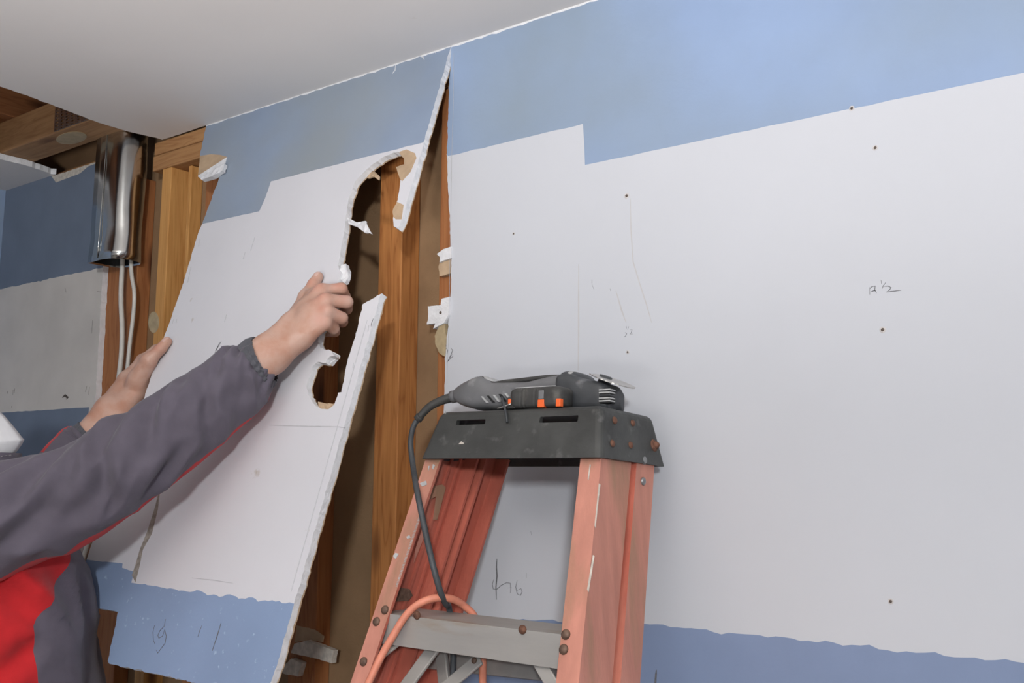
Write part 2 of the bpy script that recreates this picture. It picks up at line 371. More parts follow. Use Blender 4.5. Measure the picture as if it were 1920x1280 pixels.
# ------------------------------------------------------------------ signed distance modelling (bodies, hands)
def sd_cone(X, a, b, ra, rb):
    a = np.asarray(a); b = np.asarray(b); ba = b - a; l2 = max(float(ba @ ba), 1e-12)
    pa = X - a; h = np.clip((pa @ ba) / l2, 0, 1)
    return np.linalg.norm(pa - h[..., None] * ba, axis=-1) - (ra + (rb - ra) * h)
def sd_ell(X, c, axes, rad):
    q = np.stack([(X - np.asarray(c)) @ np.asarray(ax) for ax in axes], -1); rad = np.asarray(rad)
    k0 = np.linalg.norm(q / rad, axis=-1); k1 = np.linalg.norm(q / rad ** 2, axis=-1)
    return k0 * (k0 - 1) / np.maximum(k1, 1e-9)
def smin(a, b, k):
    if k <= 0: return np.minimum(a, b)
    h = np.clip(0.5 + 0.5 * (b - a) / k, 0, 1); return b + (a - b) * h - k * h * (1 - h)
def surface_net(prims, h, pad=0.012):
    """prims: list of ('c',a,b,ra,rb,k) or ('e',c,axes,rad,k) -> verts, quads"""
    lo = np.full(3, 1e9); hi = -lo
    for p in prims:
        if p[0] == 'c':
            for q, rr in ((p[1], p[3]), (p[2], p[4])): lo = np.minimum(lo, np.asarray(q) - rr); hi = np.maximum(hi, np.asarray(q) + rr)
        else:
            m = max(p[3]); lo = np.minimum(lo, np.asarray(p[1]) - m); hi = np.maximum(hi, np.asarray(p[1]) + m)
    lo -= pad; hi += pad; n = np.ceil((hi - lo) / h).astype(int) + 1
    axs = [lo[i] + h * np.arange(n[i]) for i in range(3)]; val = np.full(n, 1.0)
    for p in prims:
        if p[0] == 'c': q0 = np.minimum(np.asarray(p[1]) - p[3], np.asarray(p[2]) - p[4]); q1 = np.maximum(np.asarray(p[1]) + p[3], np.asarray(p[2]) + p[4])
        else: q0 = np.asarray(p[1]) - max(p[3]); q1 = np.asarray(p[1]) + max(p[3])
        m = p[-1] + 3 * h; i0 = np.clip(((q0 - m - lo) / h).astype(int), 0, n - 1); i1 = np.clip(((q1 + m - lo) / h).astype(int) + 2, 1, n)
        g = np.stack(np.meshgrid(*[axs[i][i0[i]:i1[i]] for i in range(3)], indexing='ij'), -1)
        d = sd_cone(g, *p[1:5]) if p[0] == 'c' else sd_ell(g, p[1], p[2], p[3])
        sl = tuple(slice(i0[i], i1[i]) for i in range(3)); val[sl] = smin(val[sl], d, p[-1])
    return net(val, lo, h)
def net(val, lo, h):
    n = np.array(val.shape); cn = n - 1
    acc = np.zeros((*cn, 3)); num = np.zeros(cn)
    cor = lambda o: val[o[0]:o[0] + cn[0], o[1]:o[1] + cn[1], o[2]:o[2] + cn[2]]
    for ax in range(3):
        o1, o2 = [a for a in range(3) if a != ax]
        for i in (0, 1):
            for j in (0, 1):
                p = [0, 0, 0]; p[o1] = i; p[o2] = j; q = list(p); q[ax] = 1
                a, b = cor(p), cor(q); m = (a < 0) != (b < 0)
                t = np.where(m, a / np.where(m, a - b, 1), 0)
                num += m; acc[..., ax] += t * m; acc[..., o1] += i * m; acc[..., o2] += j * m
    act = num > 0; idx = -np.ones(cn, int); idx[act] = np.arange(act.sum())
    base = np.argwhere(act)
    V = lo + h * (base + acc[act] / num[act][:, None])
    Fq = []
    for ax in range(3):
        o1, o2 = [(1, 2), (2, 0), (0, 1)][ax]
        sl = [slice(0, -1) if k == ax else slice(1, -1) for k in range(3)]; sh = [slice(1, None) if k == ax else slice(1, -1) for k in range(3)]
        a = val[tuple(sl)] < 0; b = val[tuple(sh)] < 0
        for sgn, msk in ((1, a & ~b), (-1, ~a & b)):
            p = np.argwhere(msk); 
            if not len(p): continue
            p = p + np.array([0 if k == ax else 1 for k in range(3)])
            e1 = np.eye(3, dtype=int)[o1]; e2 = np.eye(3, dtype=int)[o2]
            g = lambda q: idx[q[:, 0], q[:, 1], q[:, 2]]
            quad = np.stack([g(p), g(p - e1), g(p - e1 - e2), g(p - e2)], 1)
            Fq.append(quad if sgn > 0 else quad[:, ::-1])
    return V, np.concatenate(Fq)

# ================================================================== THE ROOM
XL, XR, YB = -2.92, 2.4, -4.5
TK = 0.016
CAV = 0.056           # depth of the open stud cavity
# ---- right-hand drywall, still fixed
zt = CEIL
wp = lambda x, y: (float(wall_pt(x, y)[0]), float(wall_pt(x, y)[2]))
edge_px = [(845, 91), (843, 135), (841, 200), (838, 292), (841, 380), (844, 430), (846, 462), (846, 530), (841, 600), (835, 660), (833, 740), (829, 850)]
edge = [wp(*p) for p in edge_px]
xe = edge[-1][0]
outer = ragged(edge + [(xe + .004, 1.2), (xe - .004, 0.6), (xe, 0.0)], 0.006, 0.0022, seed=2) + [(XR, 0.0), (XR, zt)]
outer[0] = (outer[0][0], zt)
zA = wp(960, 264)[1]; zB = wp(1500, 224)[1]; zC = wp(1560, 1206)[1]; xs = wp(1093, 270)[0]
up_line = ragged([(edge[0][0] - .3, zA), (xs, zA)], 0.02, 0.0015, seed=5) + ragged([(xs, zA), (xs + .004, zB), (XR + .3, zB)], 0.03, 0.002, seed=6)[1:]
lo_line = ragged([(XR + .3, zC), (wp(1205, 1166)[0], zC), (-1.6, zC - .05)], 0.012, [0.006, 0.006], seed=9)
white_reg = up_line + lo_line
tape = ragged([(-1.4, zt - .004), (0.2, zt - .003)], 0.012, 0.003, seed=12) + [(0.2, zt + .1), (-1.4, zt + .1)]
wall_right = sheet('wall_right', outer, [([(-3, 1.7), (XR + 1, 1.7), (XR + 1, -1), (-3, -1)], 4), (white_reg, 2), (tape, 3)], TK, lambda a, b: (a, 0.0, b), (0, -1, 0), ['blue', 'gypsum', 'white', 'gypsum', 'blue_low'])
tag(wall_right, kind='structure')
# ---- left-hand drywall remnant
ledge_px = [(186, 304), (190, 400), (193, 503), (187, 600), (178, 765), (163, 835)]
ledge = [wp(*p) for p in ledge_px]
top_px = [(186, 304), (165, 312), (150, 325), (105, 342), (96, 328)]
tops = [wp(*p) for p in top_px]; tops[-1] = (tops[-1][0], zt)
outer = [(XL, 0.0), (ledge[-1][0], 0.0)] + ragged(list(reversed(ledge)), 0.008, 0.0025, seed=20)[0:] + [tops[0]]
outer = outer[:-1] + ragged([(tops[0][0], zt - .002), (tops[-1][0] + .03, zt - .002), tops[-1]], 0.01, 0.002, seed=22) + [(XL, zt)]
zl1 = wp(100, 521)[1]; zl2 = wp(90, 768)[1]
wl = ragged([(XL - .1, zl1), (-2.2, zl1)], 0.012, 0.003, seed=24) + ragged([(-2.2, zl2), (XL - .1, zl2)], 0.02, 0.0015, seed=25)
strip = [(a + .0, b) for a, b in tops] + [(tops[-1][0], zt + .05), (tops[0][0] + .05, zt + .05)]
seam = [wp(*p) for p in [(181, 500), (200, 500), (200, 900), (154, 900), (163, 765)]]
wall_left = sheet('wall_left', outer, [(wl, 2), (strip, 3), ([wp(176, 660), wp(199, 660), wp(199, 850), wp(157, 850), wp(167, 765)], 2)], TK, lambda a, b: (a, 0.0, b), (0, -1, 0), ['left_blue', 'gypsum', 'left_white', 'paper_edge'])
tag(wall_left, kind='structure')
# ---- brown board closing the back of the cavity
me = box_mesh('wall_backing', (XL - .2, CAV, 0), (XR, CAV + .012, 2.75)); tag(put('wall_backing', me, 'board'), kind='structure')
# ---- other walls, floor
tag(put('wall_side', box_mesh('wall_side', (XL - .1, YB, 0), (XL, CAV, CEIL)), 'blue'), kind='structure')
tag(put('wall_far', box_mesh('wall_far', (XR, YB, 0), (XR + .1, CAV, CEIL)), 'wall_plain'), kind='structure')
tag(put('wall_rear', box_mesh('wall_rear', (XL - .1, YB - .1, 0), (XR + .1, YB, CEIL)), 'wall_plain'), kind='structure')
tag(put('floor', box_mesh('floor', (XL - .1, YB - .1, -.05), (XR + .1, CAV + .02, 0)), 'floor'), kind='structure')
# ---- ceiling with the torn opening
cpx = lambda x, y: (float(ceil_pt(x, y)[0]), float(ceil_pt(x, y)[1]))
hole_edge = [cpx(*p) for p in [(384, 237), (342, 250), (304, 262), (292, 258), (250, 249), (205, 236), (165, 223), (130, 209), (70, 186), (0, 162)]]
d = np.array(hole_edge[-1]) - np.array(hole_edge[-4]); d /= np.linalg.norm(d)
k = (XL - hole_edge[-1][0]) / d[0] if d[0] < 0 else 0
hole_edge[0] = (hole_edge[0][0], 0.0)
tail = [(XL, hole_edge[-1][1] + d[1] * k)] if d[0] < -.2 else []
outer = ragged(hole_edge + tail, 0.012, 0.004, seed=31) + [(XL, YB), (XR, YB), (XR, 0.0)]
ceiling = sheet('ceiling', outer, [], TK, lambda a, b: (a, b, CEIL), (0, 0, -1), ['ceiling', 'gypsum'], back=1)
tag(ceiling, kind='structure')
rem = [cpx(*p) for p in [(95, 326), (60, 313), (0, 298)]]
if rem[-1][0] > XL:
    rem.append((XL, rem[-1][1] + (rem[-1][1] - rem[-2][1]) / (rem[-1][0] - rem[-2][0] - 1e-9) * (XL - rem[-1][0])))
outer = ragged(rem, 0.012, 0.004, seed=33) + [(XL, 0.0), (rem[0][0] + .01, 0.0)]
cl = sheet('ceiling_left', outer, [], TK, lambda a, b: (a, b, CEIL), (0, 0, -1), ['ceiling', 'gypsum'])
tag(cl, kind='structure')
tag(put('ceiling_subfloor', box_mesh('ceiling_subfloor', (XL - .2, YB, 2.70), (XR, CAV + .1, 2.74)), 'wood_y'), kind='structure')
print('HOLE', [tuple(round(v, 3) for v in p) for p in hole_edge], [tuple(round(v, 3) for v in p) for p in rem])

# ================================================================== FRAMING
def ell(cx, cy_, rx, ry, rot=0, n=22):
    return [(cx + rx * math.cos(a) * math.cos(rot) - ry * math.sin(a) * math.sin(rot), cy_ + rx * math.cos(a) * math.sin(rot) + ry * math.sin(a) * math.cos(rot)) for a in [2 * math.pi * k / n for k in range(n)]]
def stud(x0, x1, z0, z1, mat, label, y0=0.0, y1=CAV, name='wall_stud', groove=None, z_taper=0):
    o = put(name, box_mesh(name, (x0, y0, z0), (x1, y1, z1), 0.002), mat)
    return tag(o, label, 'stud')
PLZ = 2.364
y1 = CAV - .0005; y0 = TK + .0005
X = lambda x, y, Y=0.0: float(wall_pt(x, y, Y)[0])
# flush with the back of the drywall where drywall still covers them
stud(X(193, 600) - .03, X(240, 620), 0.04, PLZ, 'wood_red', 'reddish stud behind the two white cables', y0, y1)
stud(X(292, 500, .0), X(309, 500, .0), 0.04, PLZ, 'wood_yellow', 'yellow pine stud left of the leaning drywall sheet', .004, y1)
stud(X(346, 440, .02), X(352, 440, .02), 2.08, PLZ - .002, 'wood_yellow', 'short yellow cleat nailed beside the pine stud', .022, y1)
stud(X(386, 360, .017), X(425, 360, .017), 0.04, PLZ, 'wood_red', 'reddish stud mostly hidden by the torn flap corner', y0, y1)
stud(X(560, 700, .017), X(609, 700, .017), 0.04, PLZ, 'wood_red', 'dark reddish stud seen through the lower end of the torn hole', y0, y1)
xm0, xm1 = X(708, 480), X(751, 480)
pst = empty('wall_post', ((xm0 + xm1) / 2, .03, 0.04)); tag(pst, 'broad light brown double post standing in the middle of the opening', 'post')
put('post_half', box_mesh('post_half', (xm0, .003, .04), (xm1, y1, PLZ), 0.002), 'wood_mid', pst)
stud(X(825, 420, .017), X(825, 420, .017) + .06, 0.04, PLZ, 'wood_red', 'orange stud edge under the left border of the fixed right drywall', y0, y1)
# sill and top plates
dx0, dx1 = -2.40, -2.15     # gap left for the duct
for (a, b, lab) in ((XL, X(192, 300) - .0, 'reddish top plate above the left blue drywall'),):
    tag(put('top_plate', box_mesh('top_plate', (a, y0, PLZ + .002), (b, y1, CEIL + .012), .002), 'wood_xr'), lab, 'plate')
xp0 = X(286, 300); xp1 = X(386, 250) + .9
tag(put('top_plate', box_mesh('top_plate', (xp0, .003, PLZ + .042), (xp1 - .9, y1, CEIL - .001), .003), 'wood_xr'), 'upper pine plate right below the ceiling corner beside the duct', 'plate')
tag(put('top_plate', box_mesh('top_plate', (xp0, .001, PLZ), (xp1 - .9 , y1, PLZ + .040), .003), 'wood_xr'), 'lower pine plate resting on the yellow studs beside the duct', 'plate')
tag(put('top_plate', box_mesh('top_plate', (xp1 - .895, y0, PLZ + .002), (XR, y1, CEIL + .012), .002), 'wood_xr'), 'long top plate running behind the drywall under the ceiling', 'plate')
tag(put('sill_plate', box_mesh('sill_plate', (XL, y0, 0.0005), (XR, y1, 0.0395), .002), 'wood_xr'), 'sill plate on the floor under the studs', 'plate')
# beam parallel to the wall in the ceiling opening
b0 = ceil_pt(85, 256, 2.457); b1 = ceil_pt(150, 274, 2.457)
yb0, yb1 = float(b0[1]), float(b1[1])
tag(put('ceiling_beam', box_mesh('ceiling_beam', (XL - .1, yb0, 2.457), (-1.3, yb1, 2.545), .003), 'wood_x'), 'pale brown beam crossing the ceiling opening above the duct', 'beam')
print('BEAM', yb0, yb1)
ov = [ceil_pt(x, y, 2.457) for x, y in ell(134, 258, 29, 11, -.12)]
tag(sheet('adhesive_patch', [(float(p[0]), float(p[1])) for p in ov], [], .0015, lambda a, b: (a, b, 2.4555), (0, 0, -1), ['glue', 'glue']), 'oval tan adhesive patch under the pale ceiling beam', 'adhesive')
for (cx, lab) in ((-3.02, 'dark joist at the far left of the ceiling opening'), (-2.62, 'dark reddish joist crossing above the pale beam'), (-2.22, 'joist right of the perforated strap'), (-1.81, 'joist hidden over the ceiling near the duct')):
    tag(put('ceiling_joist', box_mesh('ceiling_joist', (cx, YB, 2.5455), (cx + .04, CAV - .001, 2.699), .003), 'wood_y'), lab, 'joist')
# perforated strap
q = [on_plane(x, y, (0, yb0 - .006, 0), (0, 1, 0)) for x, y in ((101, 247), (167, 224), (160, 190), (104, 190))]
def strap():
    V = []; Fc = []; a, b, c_, d_ = q; nu, nv = 6, 9
    g = lambda s, t: (a * (1 - s) + b * s) * (1 - t) + (d_ * (1 - s) + c_ * s) * t + np.array([0, -.002 * math.sin(3 * s), 0])
    for i in range(nu):
        for j in range(nv):
            s0, s1, t0, t1 = i / nu, (i + 1) / nu, j / nv, (j + 1) / nv; k = len(V)
            fr = 0.24
            o = [g(s0, t0), g(s1, t0), g(s1, t1), g(s0, t1)]
            i_ = [g(s0 + (s1 - s0) * u_, t0 + (t1 - t0) * v_) for u_, v_ in ((fr, fr), (1 - fr, fr), (1 - fr, 1 - fr), (fr, 1 - fr))]
            V += o + i_; Fc += [(k + e, k + (e + 1) % 4, k + 4 + (e + 1) % 4, k + 4 + e) for e in range(4)]
    bm = bmesh.new(); me = mesh('perforated_strap', V, Fc); bm.from_mesh(me); bmesh.ops.remove_doubles(bm, verts=bm.verts, dist=1e-5)
    bmesh.ops.solidify(bm, geom=list(bm.faces), thickness=.0012); bm.to_mesh(me); bm.free(); return me
tag(put('perforated_strap', strap(), 'strap'), 'perforated galvanised metal strap above the pale beam in the ceiling opening', 'strap')

# ------------------------------------------------------------------ duct
def duct():
    zb = float(wall_pt(215, 492, -.04)[2]); xl = X(166, 491, -.072); xr = X(268, 484, .0)
    yf, yk = -.072, .012; rr = .034; sec = []
    sec.append((xl, yf))                                  # crimped sharp corner
    sec.append((xl + .03, yf - .002)); 
    for k in range(1, 9): sec.append((xl + .03 + (xr - rr - xl - .03) * k / 9, yf - .002))
    for k in range(13):
        an = -math.pi / 2 + math.pi * k / 12
        sec.append((xr - rr + rr * math.cos(an), (yf + yk) / 2 + (yk - yf) / 2 * math.sin(an)))
    for k in range(1, 8): sec.append((xr - rr + (xl + .03 - xr + rr) * k / 8, yk))
    for k in range(1, 6):
        an = math.pi / 2 + math.pi / 2 * k / 6
        sec.append((xl + .03 + .03 * math.cos(an), (yf + yk) / 2 + .015 + (yk - yf) / 2.6 * math.sin(an) - .012))
    rings = []; zs = [zb + (2.66 - zb) * t for t in np.linspace(0, 1, 26)]
    for i, z in enumerate(zs):
        dent = lambda x, y: .0035 * noise.noise(Vector((x * 22, y * 22, z * 7)))
        flare = max(0, 1 - i / 3) * .006
        rings.append([(x + dent(x, y), y + dent(y, x) - (flare if y < -.05 else 0), z) for x, y in sec])
    me = loft_mesh('duct_shell', rings, caps=False)
    bm = bmesh.new(); bm.from_mesh(me); bmesh.ops.solidify(bm, geom=list(bm.faces), thickness=.0012); bm.to_mesh(me); bm.free()
    root = empty('metal_duct', ((xl + xr) / 2, -.03, zb)); tag(root, 'shiny flattened sheet metal duct hanging from the ceiling corner with open end', 'duct')
    put('duct_shell', me, 'duct', root)
    # lock seam on the front face
    xs_ = xl + .052
    put('seam', tube_mesh('seam', [(xs_ + .0, yf - .0075, zb + .006), (xs_, yf - .004, zb + .25), (xs_ + .0, yf - .004, 2.6)], .0014, 12, 6), 'duct', root)
    cx_, cy__ = (xl + xr) / 2, (yf + yk) / 2
    inner = [[(cx_ + (x - cx_) * .955, cy__ + (y - cy__) * .93, z + .004) for x, y, z in rg] for rg in rings]
    put('duct_inner_shade', loft_mesh('duct_inner_shade', inner, caps=False), 'black', root)  # added black sleeve, paints the darkness inside the open duct
    return xl, xr, zb
dxl, dxr, dzb = duct()
print('DUCT', dxl, dxr, dzb)
# ------------------------------------------------------------------ cables
ycab = -.008
for i, (pts, lab) in enumerate((([(229, 505), (227, 560), (229, 610), (228, 660), (222, 716), (212, 800), (170, 1000)], 'left one of two white cables running down from under the duct'),
                                ([(246, 500), (252, 548), (250, 590), (244, 640), (239, 690), (229, 800), (185, 1000)], 'right one of two white cables running down from under the duct'))):
    P = [wall_pt(x, y, ycab) for x, y in pts]
    P = [np.array([P[0][0] + .004, -.012, dzb + .12])] + P + [np.array([P[-1][0] - .12, ycab, P[-1][2] - .35]), np.array([P[-1][0] - .14, ycab, .3]), np.array([P[-1][0] - .14, ycab, .02])]
    tag(put('electric_cable', tube_mesh('electric_cable', P, .0062 if i == 0 else .0050, 90, 10), 'cable'), lab, 'cable')

# ------------------------------------------------------------------ scraps left on the studs
def blob(name, px, Y, lab, mat='glue', cat='adhesive', depth=.006, seed=0):
    P = [wall_pt(x, y, Y) for x, y in px]; pr = [(p[0], p[2]) for p in P]
    o = sheet(name, ragged(pr, .004, .0012, closed=True, seed=seed), [], depth, lambda a, b: (a, Y, b), (0, -1, 0), [mat, mat])
    return tag(o, lab, cat)
blob('adhesive_patch', ell(288, 604, 10, 20), .0035, 'flat tan adhesive patch on the yellow pine stud', depth=.003, seed=41)
blob('adhesive_patch', [(823, 612), (834, 606), (836, 640), (834, 668), (824, 662), (816, 645), (815, 630)], -.002, 'tan adhesive lump beside the lower border of the fixed drywall', depth=.017, seed=42)
blob('drywall_scrap', [(819, 476), (834, 466), (846, 462), (846, 484), (832, 488), (824, 492), (825, 482)], -.003, 'small white drywall scrap clinging above the pencil scribbles on the stud', 'gypsum', 'scrap', .018, 43)
blob('drywall_scrap', [(826, 489), (846, 483), (846, 512), (834, 516), (824, 518), (822, 500)], .003, 'brown paper scrap just under the small white drywall scrap', 'kraft', 'scrap', .012, 44)
blob('drywall_scrap', [(802, 574), (826, 572), (828, 560), (842, 556), (841, 590), (832, 606), (812, 616), (816, 606), (800, 608), (803, 592)], -.006, 'larger torn white drywall scrap with a nail hole left of the fixed drywall', 'gypsum', 'scrap', .02, 45)
dome('nail_head', wall_pt(826, 586, -.006), (0, -1, 0), .0030, .0015, 'nail', None)
bpy.data.objects['nail_head'].name = 'scrap_nail'
tag(bpy.data.objects['scrap_nail'], 'nail through the larger torn white drywall scrap', 'nail')
blob('drywall_scrap', [(552, 1206), (575, 1200), (626, 1219), (622, 1243), (585, 1232), (545, 1224)], .004, 'flat grey drywall strip left on the stud low beside the leaning sheet', 'paper_edge', 'scrap', .012, 46)
blob('drywall_scrap', [(527, 1252), (546, 1234), (565, 1243), (558, 1268), (530, 1262)], .002, 'crumpled paper scrap under the flat grey drywall strip', 'paper_edge', 'scrap', .014, 47)
blob('drywall_scrap', [(556, 1172), (590, 1180), (608, 1192), (606, 1204), (575, 1200), (552, 1204)], .0155, 'torn brown paper patch above the flat grey drywall strip', 'kraft', 'scrap', .0005, 48)

# ================================================================== LEANING DRYWALL SHEET
def pp2(x, y):
    P = panel_pt(x, y); return (float(P[0]), float((P - PO) @ PD))
pan3 = lambda a, b: PO + np.array([a, 0, 0]) + PD * b
right_x = lambda y: 844 - .281 * (y - 91)
out_px = [(386, 236), (375, 292), (371, 331), (381, 334), (416, 320), (380, 417), (370, 442), (344, 530), (305, 640), (265, 760), (165, 1040), (131, 1139),
          (179, 1139), (221, 1147), (202, 1239), (205, 1244), (285, 1261), (363, 1279), (497, 1312),
          (right_x(1249), 1249), (right_x(1136), 1136), (right_x(800), 800), (right_x(560), 556), (716, 550), (680, 570), (669, 620), (651, 680), (640, 735), (634, 736), (627, 758), (616, 767),
          (600, 765), (586, 755), (577, 740), (575, 720), (585, 688), (596, 678), (610, 680), (618, 668), (628, 667), (618, 657), (601, 652), (596, 640), (601, 620),
          (615, 600), (632, 560), (634, 527), (640, 512), (633, 497), (638, 480), (640, 462), (645, 437), (649, 404), (654, 372), (665, 342), (688, 316), (721, 293), (746, 284),
          (757, 296), (758, 308), (742, 313), (751, 336), (746, 374), (737, 392), (737, 410), (738, 424), (745, 428), (right_x(411), 411),
          (right_x(322), 322), (right_x(270), 270), (right_x(217), 217), (844, 92)]
o2 = [pp2(*p) for p in out_px]
o2[0] = (o2[0][0], 0.0); o2[-1] = (o2[-1][0], 0.0)
outer = ragged(o2, 0.005, 0.0022, seed=50)
sl = pp2(640, 306)[1]; sl2 = pp2(430, 406)[1]; sb = pp2(400, 1113)[1]; xst = pp2(508, 340)[0]
wline = ragged([(-1.0, sl), (xst + .0, sl)], .01, .0012, seed=51) + ragged([(xst, sl), (pp2(497, 372)[0], pp2(497, 372)[1]), pp2(486, 396), (-2.2, sl2)], .01, .001, seed=52)[1:]
low = [(-2.2, pp2(160, 1047)[1]), pp2(230, 1056), pp2(229, 1064), pp2(252, 1071), pp2(246, 1092), (pp2(330, 1103)[0], sb), (-1.0, sb)]
lline = ragged(low, .008, [0.001, 0.001, 0.001, 0, .002, .0042], seed=53)
white_reg = wline + lline
crack_l = [(297, 922), (291, 949), (276, 996), (262, 1030), (254, 1058), (247, 1078)]
crack_r = [(254, 1092), (262, 1060), (268, 1030), (285, 1000), (296, 955), (300, 922)]
crack = [pp2(*p) for p in crack_l + crack_r]
kr1 = [pp2(*p) for p in [(376, 292), (395, 289), (412, 290), (426, 294), (398, 312), (374, 328), (360, 320), (365, 292)]]
kr1w = [pp2(*p) for p in [(426, 294), (418, 322), (372, 340), (370, 330), (398, 312)]]
kr2 = [pp2(*p) for p in [(750, 284), (762, 280), (778, 287), (781, 296), (770, 322), (754, 340), (745, 330), (735, 313)]]
kr3 = [pp2(*p) for p in [(740, 376), (757, 384), (753, 411), (742, 411), (730, 398)]]
ptape = ragged([(-2.1, .003), (-1.1, .004)], .012, .003, seed=54) + [(-1.1, -.1), (-2.1, -.1)]
panel = sheet('loose_drywall', outer, [([(-3, .7), (0, .7), (0, 2), (-3, 2)], 5), (white_reg, 2), (crack, 4), (kr1, 3), (kr1w, 1), (kr2, 3), (kr3, 3), (ptape, 1)], TK - .001, pan3, PN,
              ['panel_blue', 'gypsum', 'panel_white', 'kraft', 'crack', 'panel_low'], back=3, fringe_slot=3)
tag(panel, 'large torn white and blue drywall sheet tilting out from the ceiling in the worker\'s hands', 'drywall sheet')
def on_panel(pts): return [panel_pt(x, y) for x, y in pts]
# score line across the sheet, taper line along its right border, pencil marks
ribbon('score_line', on_panel([(505, 797), (540, 798), (600, 799), (636, 800), (648, 802)]), .0016, PN, 'faint', panel)
ribbon('taper_line', on_panel([(right_x(y) - 12, y) for y in range(600, 1130, 30)]), .0016, PN, 'faint', panel)
for pts, w_ in (([(311, 1160), (308, 1174), (300, 1182), (296, 1191), (298, 1196), (305, 1192), (309, 1180), (312, 1192), (310, 1205), (302, 1216), (296, 1224), (293, 1218)], .0009),
                ([(290, 1172), (287, 1185), (288, 1200), (291, 1208)], .0007),
                ([(379, 1172), (374, 1184), (371, 1194)], .0012), ([(415, 1167), (408, 1190), (398, 1220)], .0020)):
    ribbon('pencil_mark', on_panel(pts), w_, PN, 'pencil', panel)
for pts in ([(415, 640), (408, 652), (402, 664)], [(412, 642), (404, 658)], [(700, 597), (697, 606), (696, 612)], [(663, 680), (662, 690)], [(692, 610), (690, 622)], [(326, 598), (323, 607)], [(332, 598), (330, 606)], [(358, 500), (352, 530)], [(460, 472), (456, 486)], [(425, 590), (421, 604)],
            [(375, 448), (372, 462)], [(470, 470), (478, 445)], [(360, 1083), (400, 1087), (437, 1093)]):
    ribbon('scuff_mark', on_panel(pts), .0014, PN, 'pencil' if pts[0] in ((415, 640), (412, 642), (700, 597)) else 'faint' if pts[0][1] > 1000 else 'pencil_faint', panel)
# torn paper fringes hanging into the hole
def fringe(name, px, off0, off1, mat, parent, th=.0025, seed=0):
    n = len(px); P = [panel_pt(x, y, off0 + (off1 - off0) * o) for x, y, o in px]; c = sum(P) / n
    V = P + [p - PN * th for p in P] ; Fc = [tuple(range(n)), tuple(range(2 * n - 1, n - 1, -1))] + [(i, (i + 1) % n, n + (i + 1) % n, n + i) for i in range(n)]
    me = fix_normals(mesh(name, V, Fc)); bm = bmesh.new(); bm.from_mesh(me); bmesh.ops.triangulate(bm, faces=bm.faces)
    bmesh.ops.subdivide_edges(bm, edges=bm.edges, cuts=2, use_grid_fill=True)
    for v in bm.verts: v.co += Vector(PN) * .004 * noise.noise(v.co * 120 + Vector((seed, 0, 0)))
    bm.to_mesh(me); bm.free()
    return put(name, me, mat, parent)
fringe('torn_flap', [(652, 408, 0), (668, 416, .5), (686, 414, 1), (690, 426, 1), (697, 438, 1), (684, 436, 1), (668, 424, .6), (654, 420, .2)], -.006, .006, 'gypsum', panel, seed=1)
fringe('torn_flap', [(640, 498, 0), (648, 494, .4), (653, 511, 1), (650, 524, .8), (644, 530, .4), (638, 522, 0)], -.004, -.006, 'gypsum', panel, th=.008, seed=2)
fringe('torn_flap', [(605, 657, 0), (618, 656, .5), (632, 663, 1), (628, 674, 1), (617, 683, .6), (606, 676, 0)], -.006, -.012, 'gypsum', panel, th=.008, seed=3)
fringe('torn_flap', [(690, 324, 0), (702, 321, .5), (711, 330, 1), (708, 336, 1), (700, 330, .6), (690, 334, .2)], -.012, -.006, 'kraft', panel, seed=4)
fringe('torn_flap', [(595, 752, 0), (612, 756, .5), (628, 756, .6), (634, 742, 1), (628, 766, .4), (614, 772, 0), (598, 764, 0)], -.011, -.012, 'kraft', panel, seed=5)
fringe('torn_flap', [(372, 331, 0), (398, 316, .5), (420, 306, 1), (417, 320, 1), (398, 330, .6), (378, 337, .2)], .002, .012, 'gypsum', panel, th=.010, seed=6)
# loose threads of joint tape under the ceiling
for pts in ([(742, 122), (741, 132), (736, 138)], [(788, 106), (794, 108), (796, 113)], [(815, 97), (818, 101)], [(838, 290), (845, 300)]):
    ribbon('tape_thread', on_panel(pts), .0016, PN, 'gypsum', panel, lift=.001)

# ------------------------------------------------------------------ writing and nails on the fixed drywall
def on_wall(pts): return [wall_pt(x, y) for x, y in pts]
WN = (0, -1, 0)
marks = [([(1631, 538), (1631, 552)], .0009), ([(1631, 541), (1635, 537), (1641, 536), (1640, 545), (1634, 546), (1641, 544), (1644, 550)], .0009),
         ([(1652, 525), (1653, 532)], .0009), ([(1661, 529), (1656, 536), (1654, 541)], .0008),
         ([(1658, 537), (1665, 536), (1671, 539), (1668, 543), (1662, 547), (1670, 546), (1680, 545), (1690, 544)], .0009),
         ([(1174, 611), (1175, 616)], .0007), ([(1179, 612), (1177, 618)], .0007), ([(1172, 623), (1175, 625), (1173, 630), (1170, 631)], .0007),
         ([(1181, 618), (1185, 618), (1184, 623), (1181, 626), (1187, 626)], .0007),
         ([(1110, 524), (1110, 531)], .0007), ([(1110, 533), (1114, 543)], .0005), ([(1144, 541), (1145, 545)], .0007),
         ([(837, 646), (835, 660), (837, 652), (840, 657), (838, 664)], .0010), ([(845, 652), (849, 656), (846, 664), (840, 677), (845, 672), (850, 667)], .0011), ([(838, 679), (848, 664)], .0009),
         ([(932, 1047), (931, 1062), (932, 1080), (930, 1100), (931, 1124)], .0020),
         ([(926, 1086), (923, 1095), (925, 1104), (932, 1104), (940, 1097), (950, 1092), (957, 1093), (958, 1103), (957, 1112)], .0009),
         ([(951, 1102), (960, 1101)], .0007), ([(970, 1087), (967, 1100), (970, 1113), (976, 1116), (979, 1109), (977, 1103), (969, 1107)], .0009),
         ([(987, 1074), (987, 1083)], .0008), ([(995, 995), (997, 1003)], .0006),
         ([(1231, 1255), (1230, 1264), (1229, 1279), (1228, 1300)], .0028)]
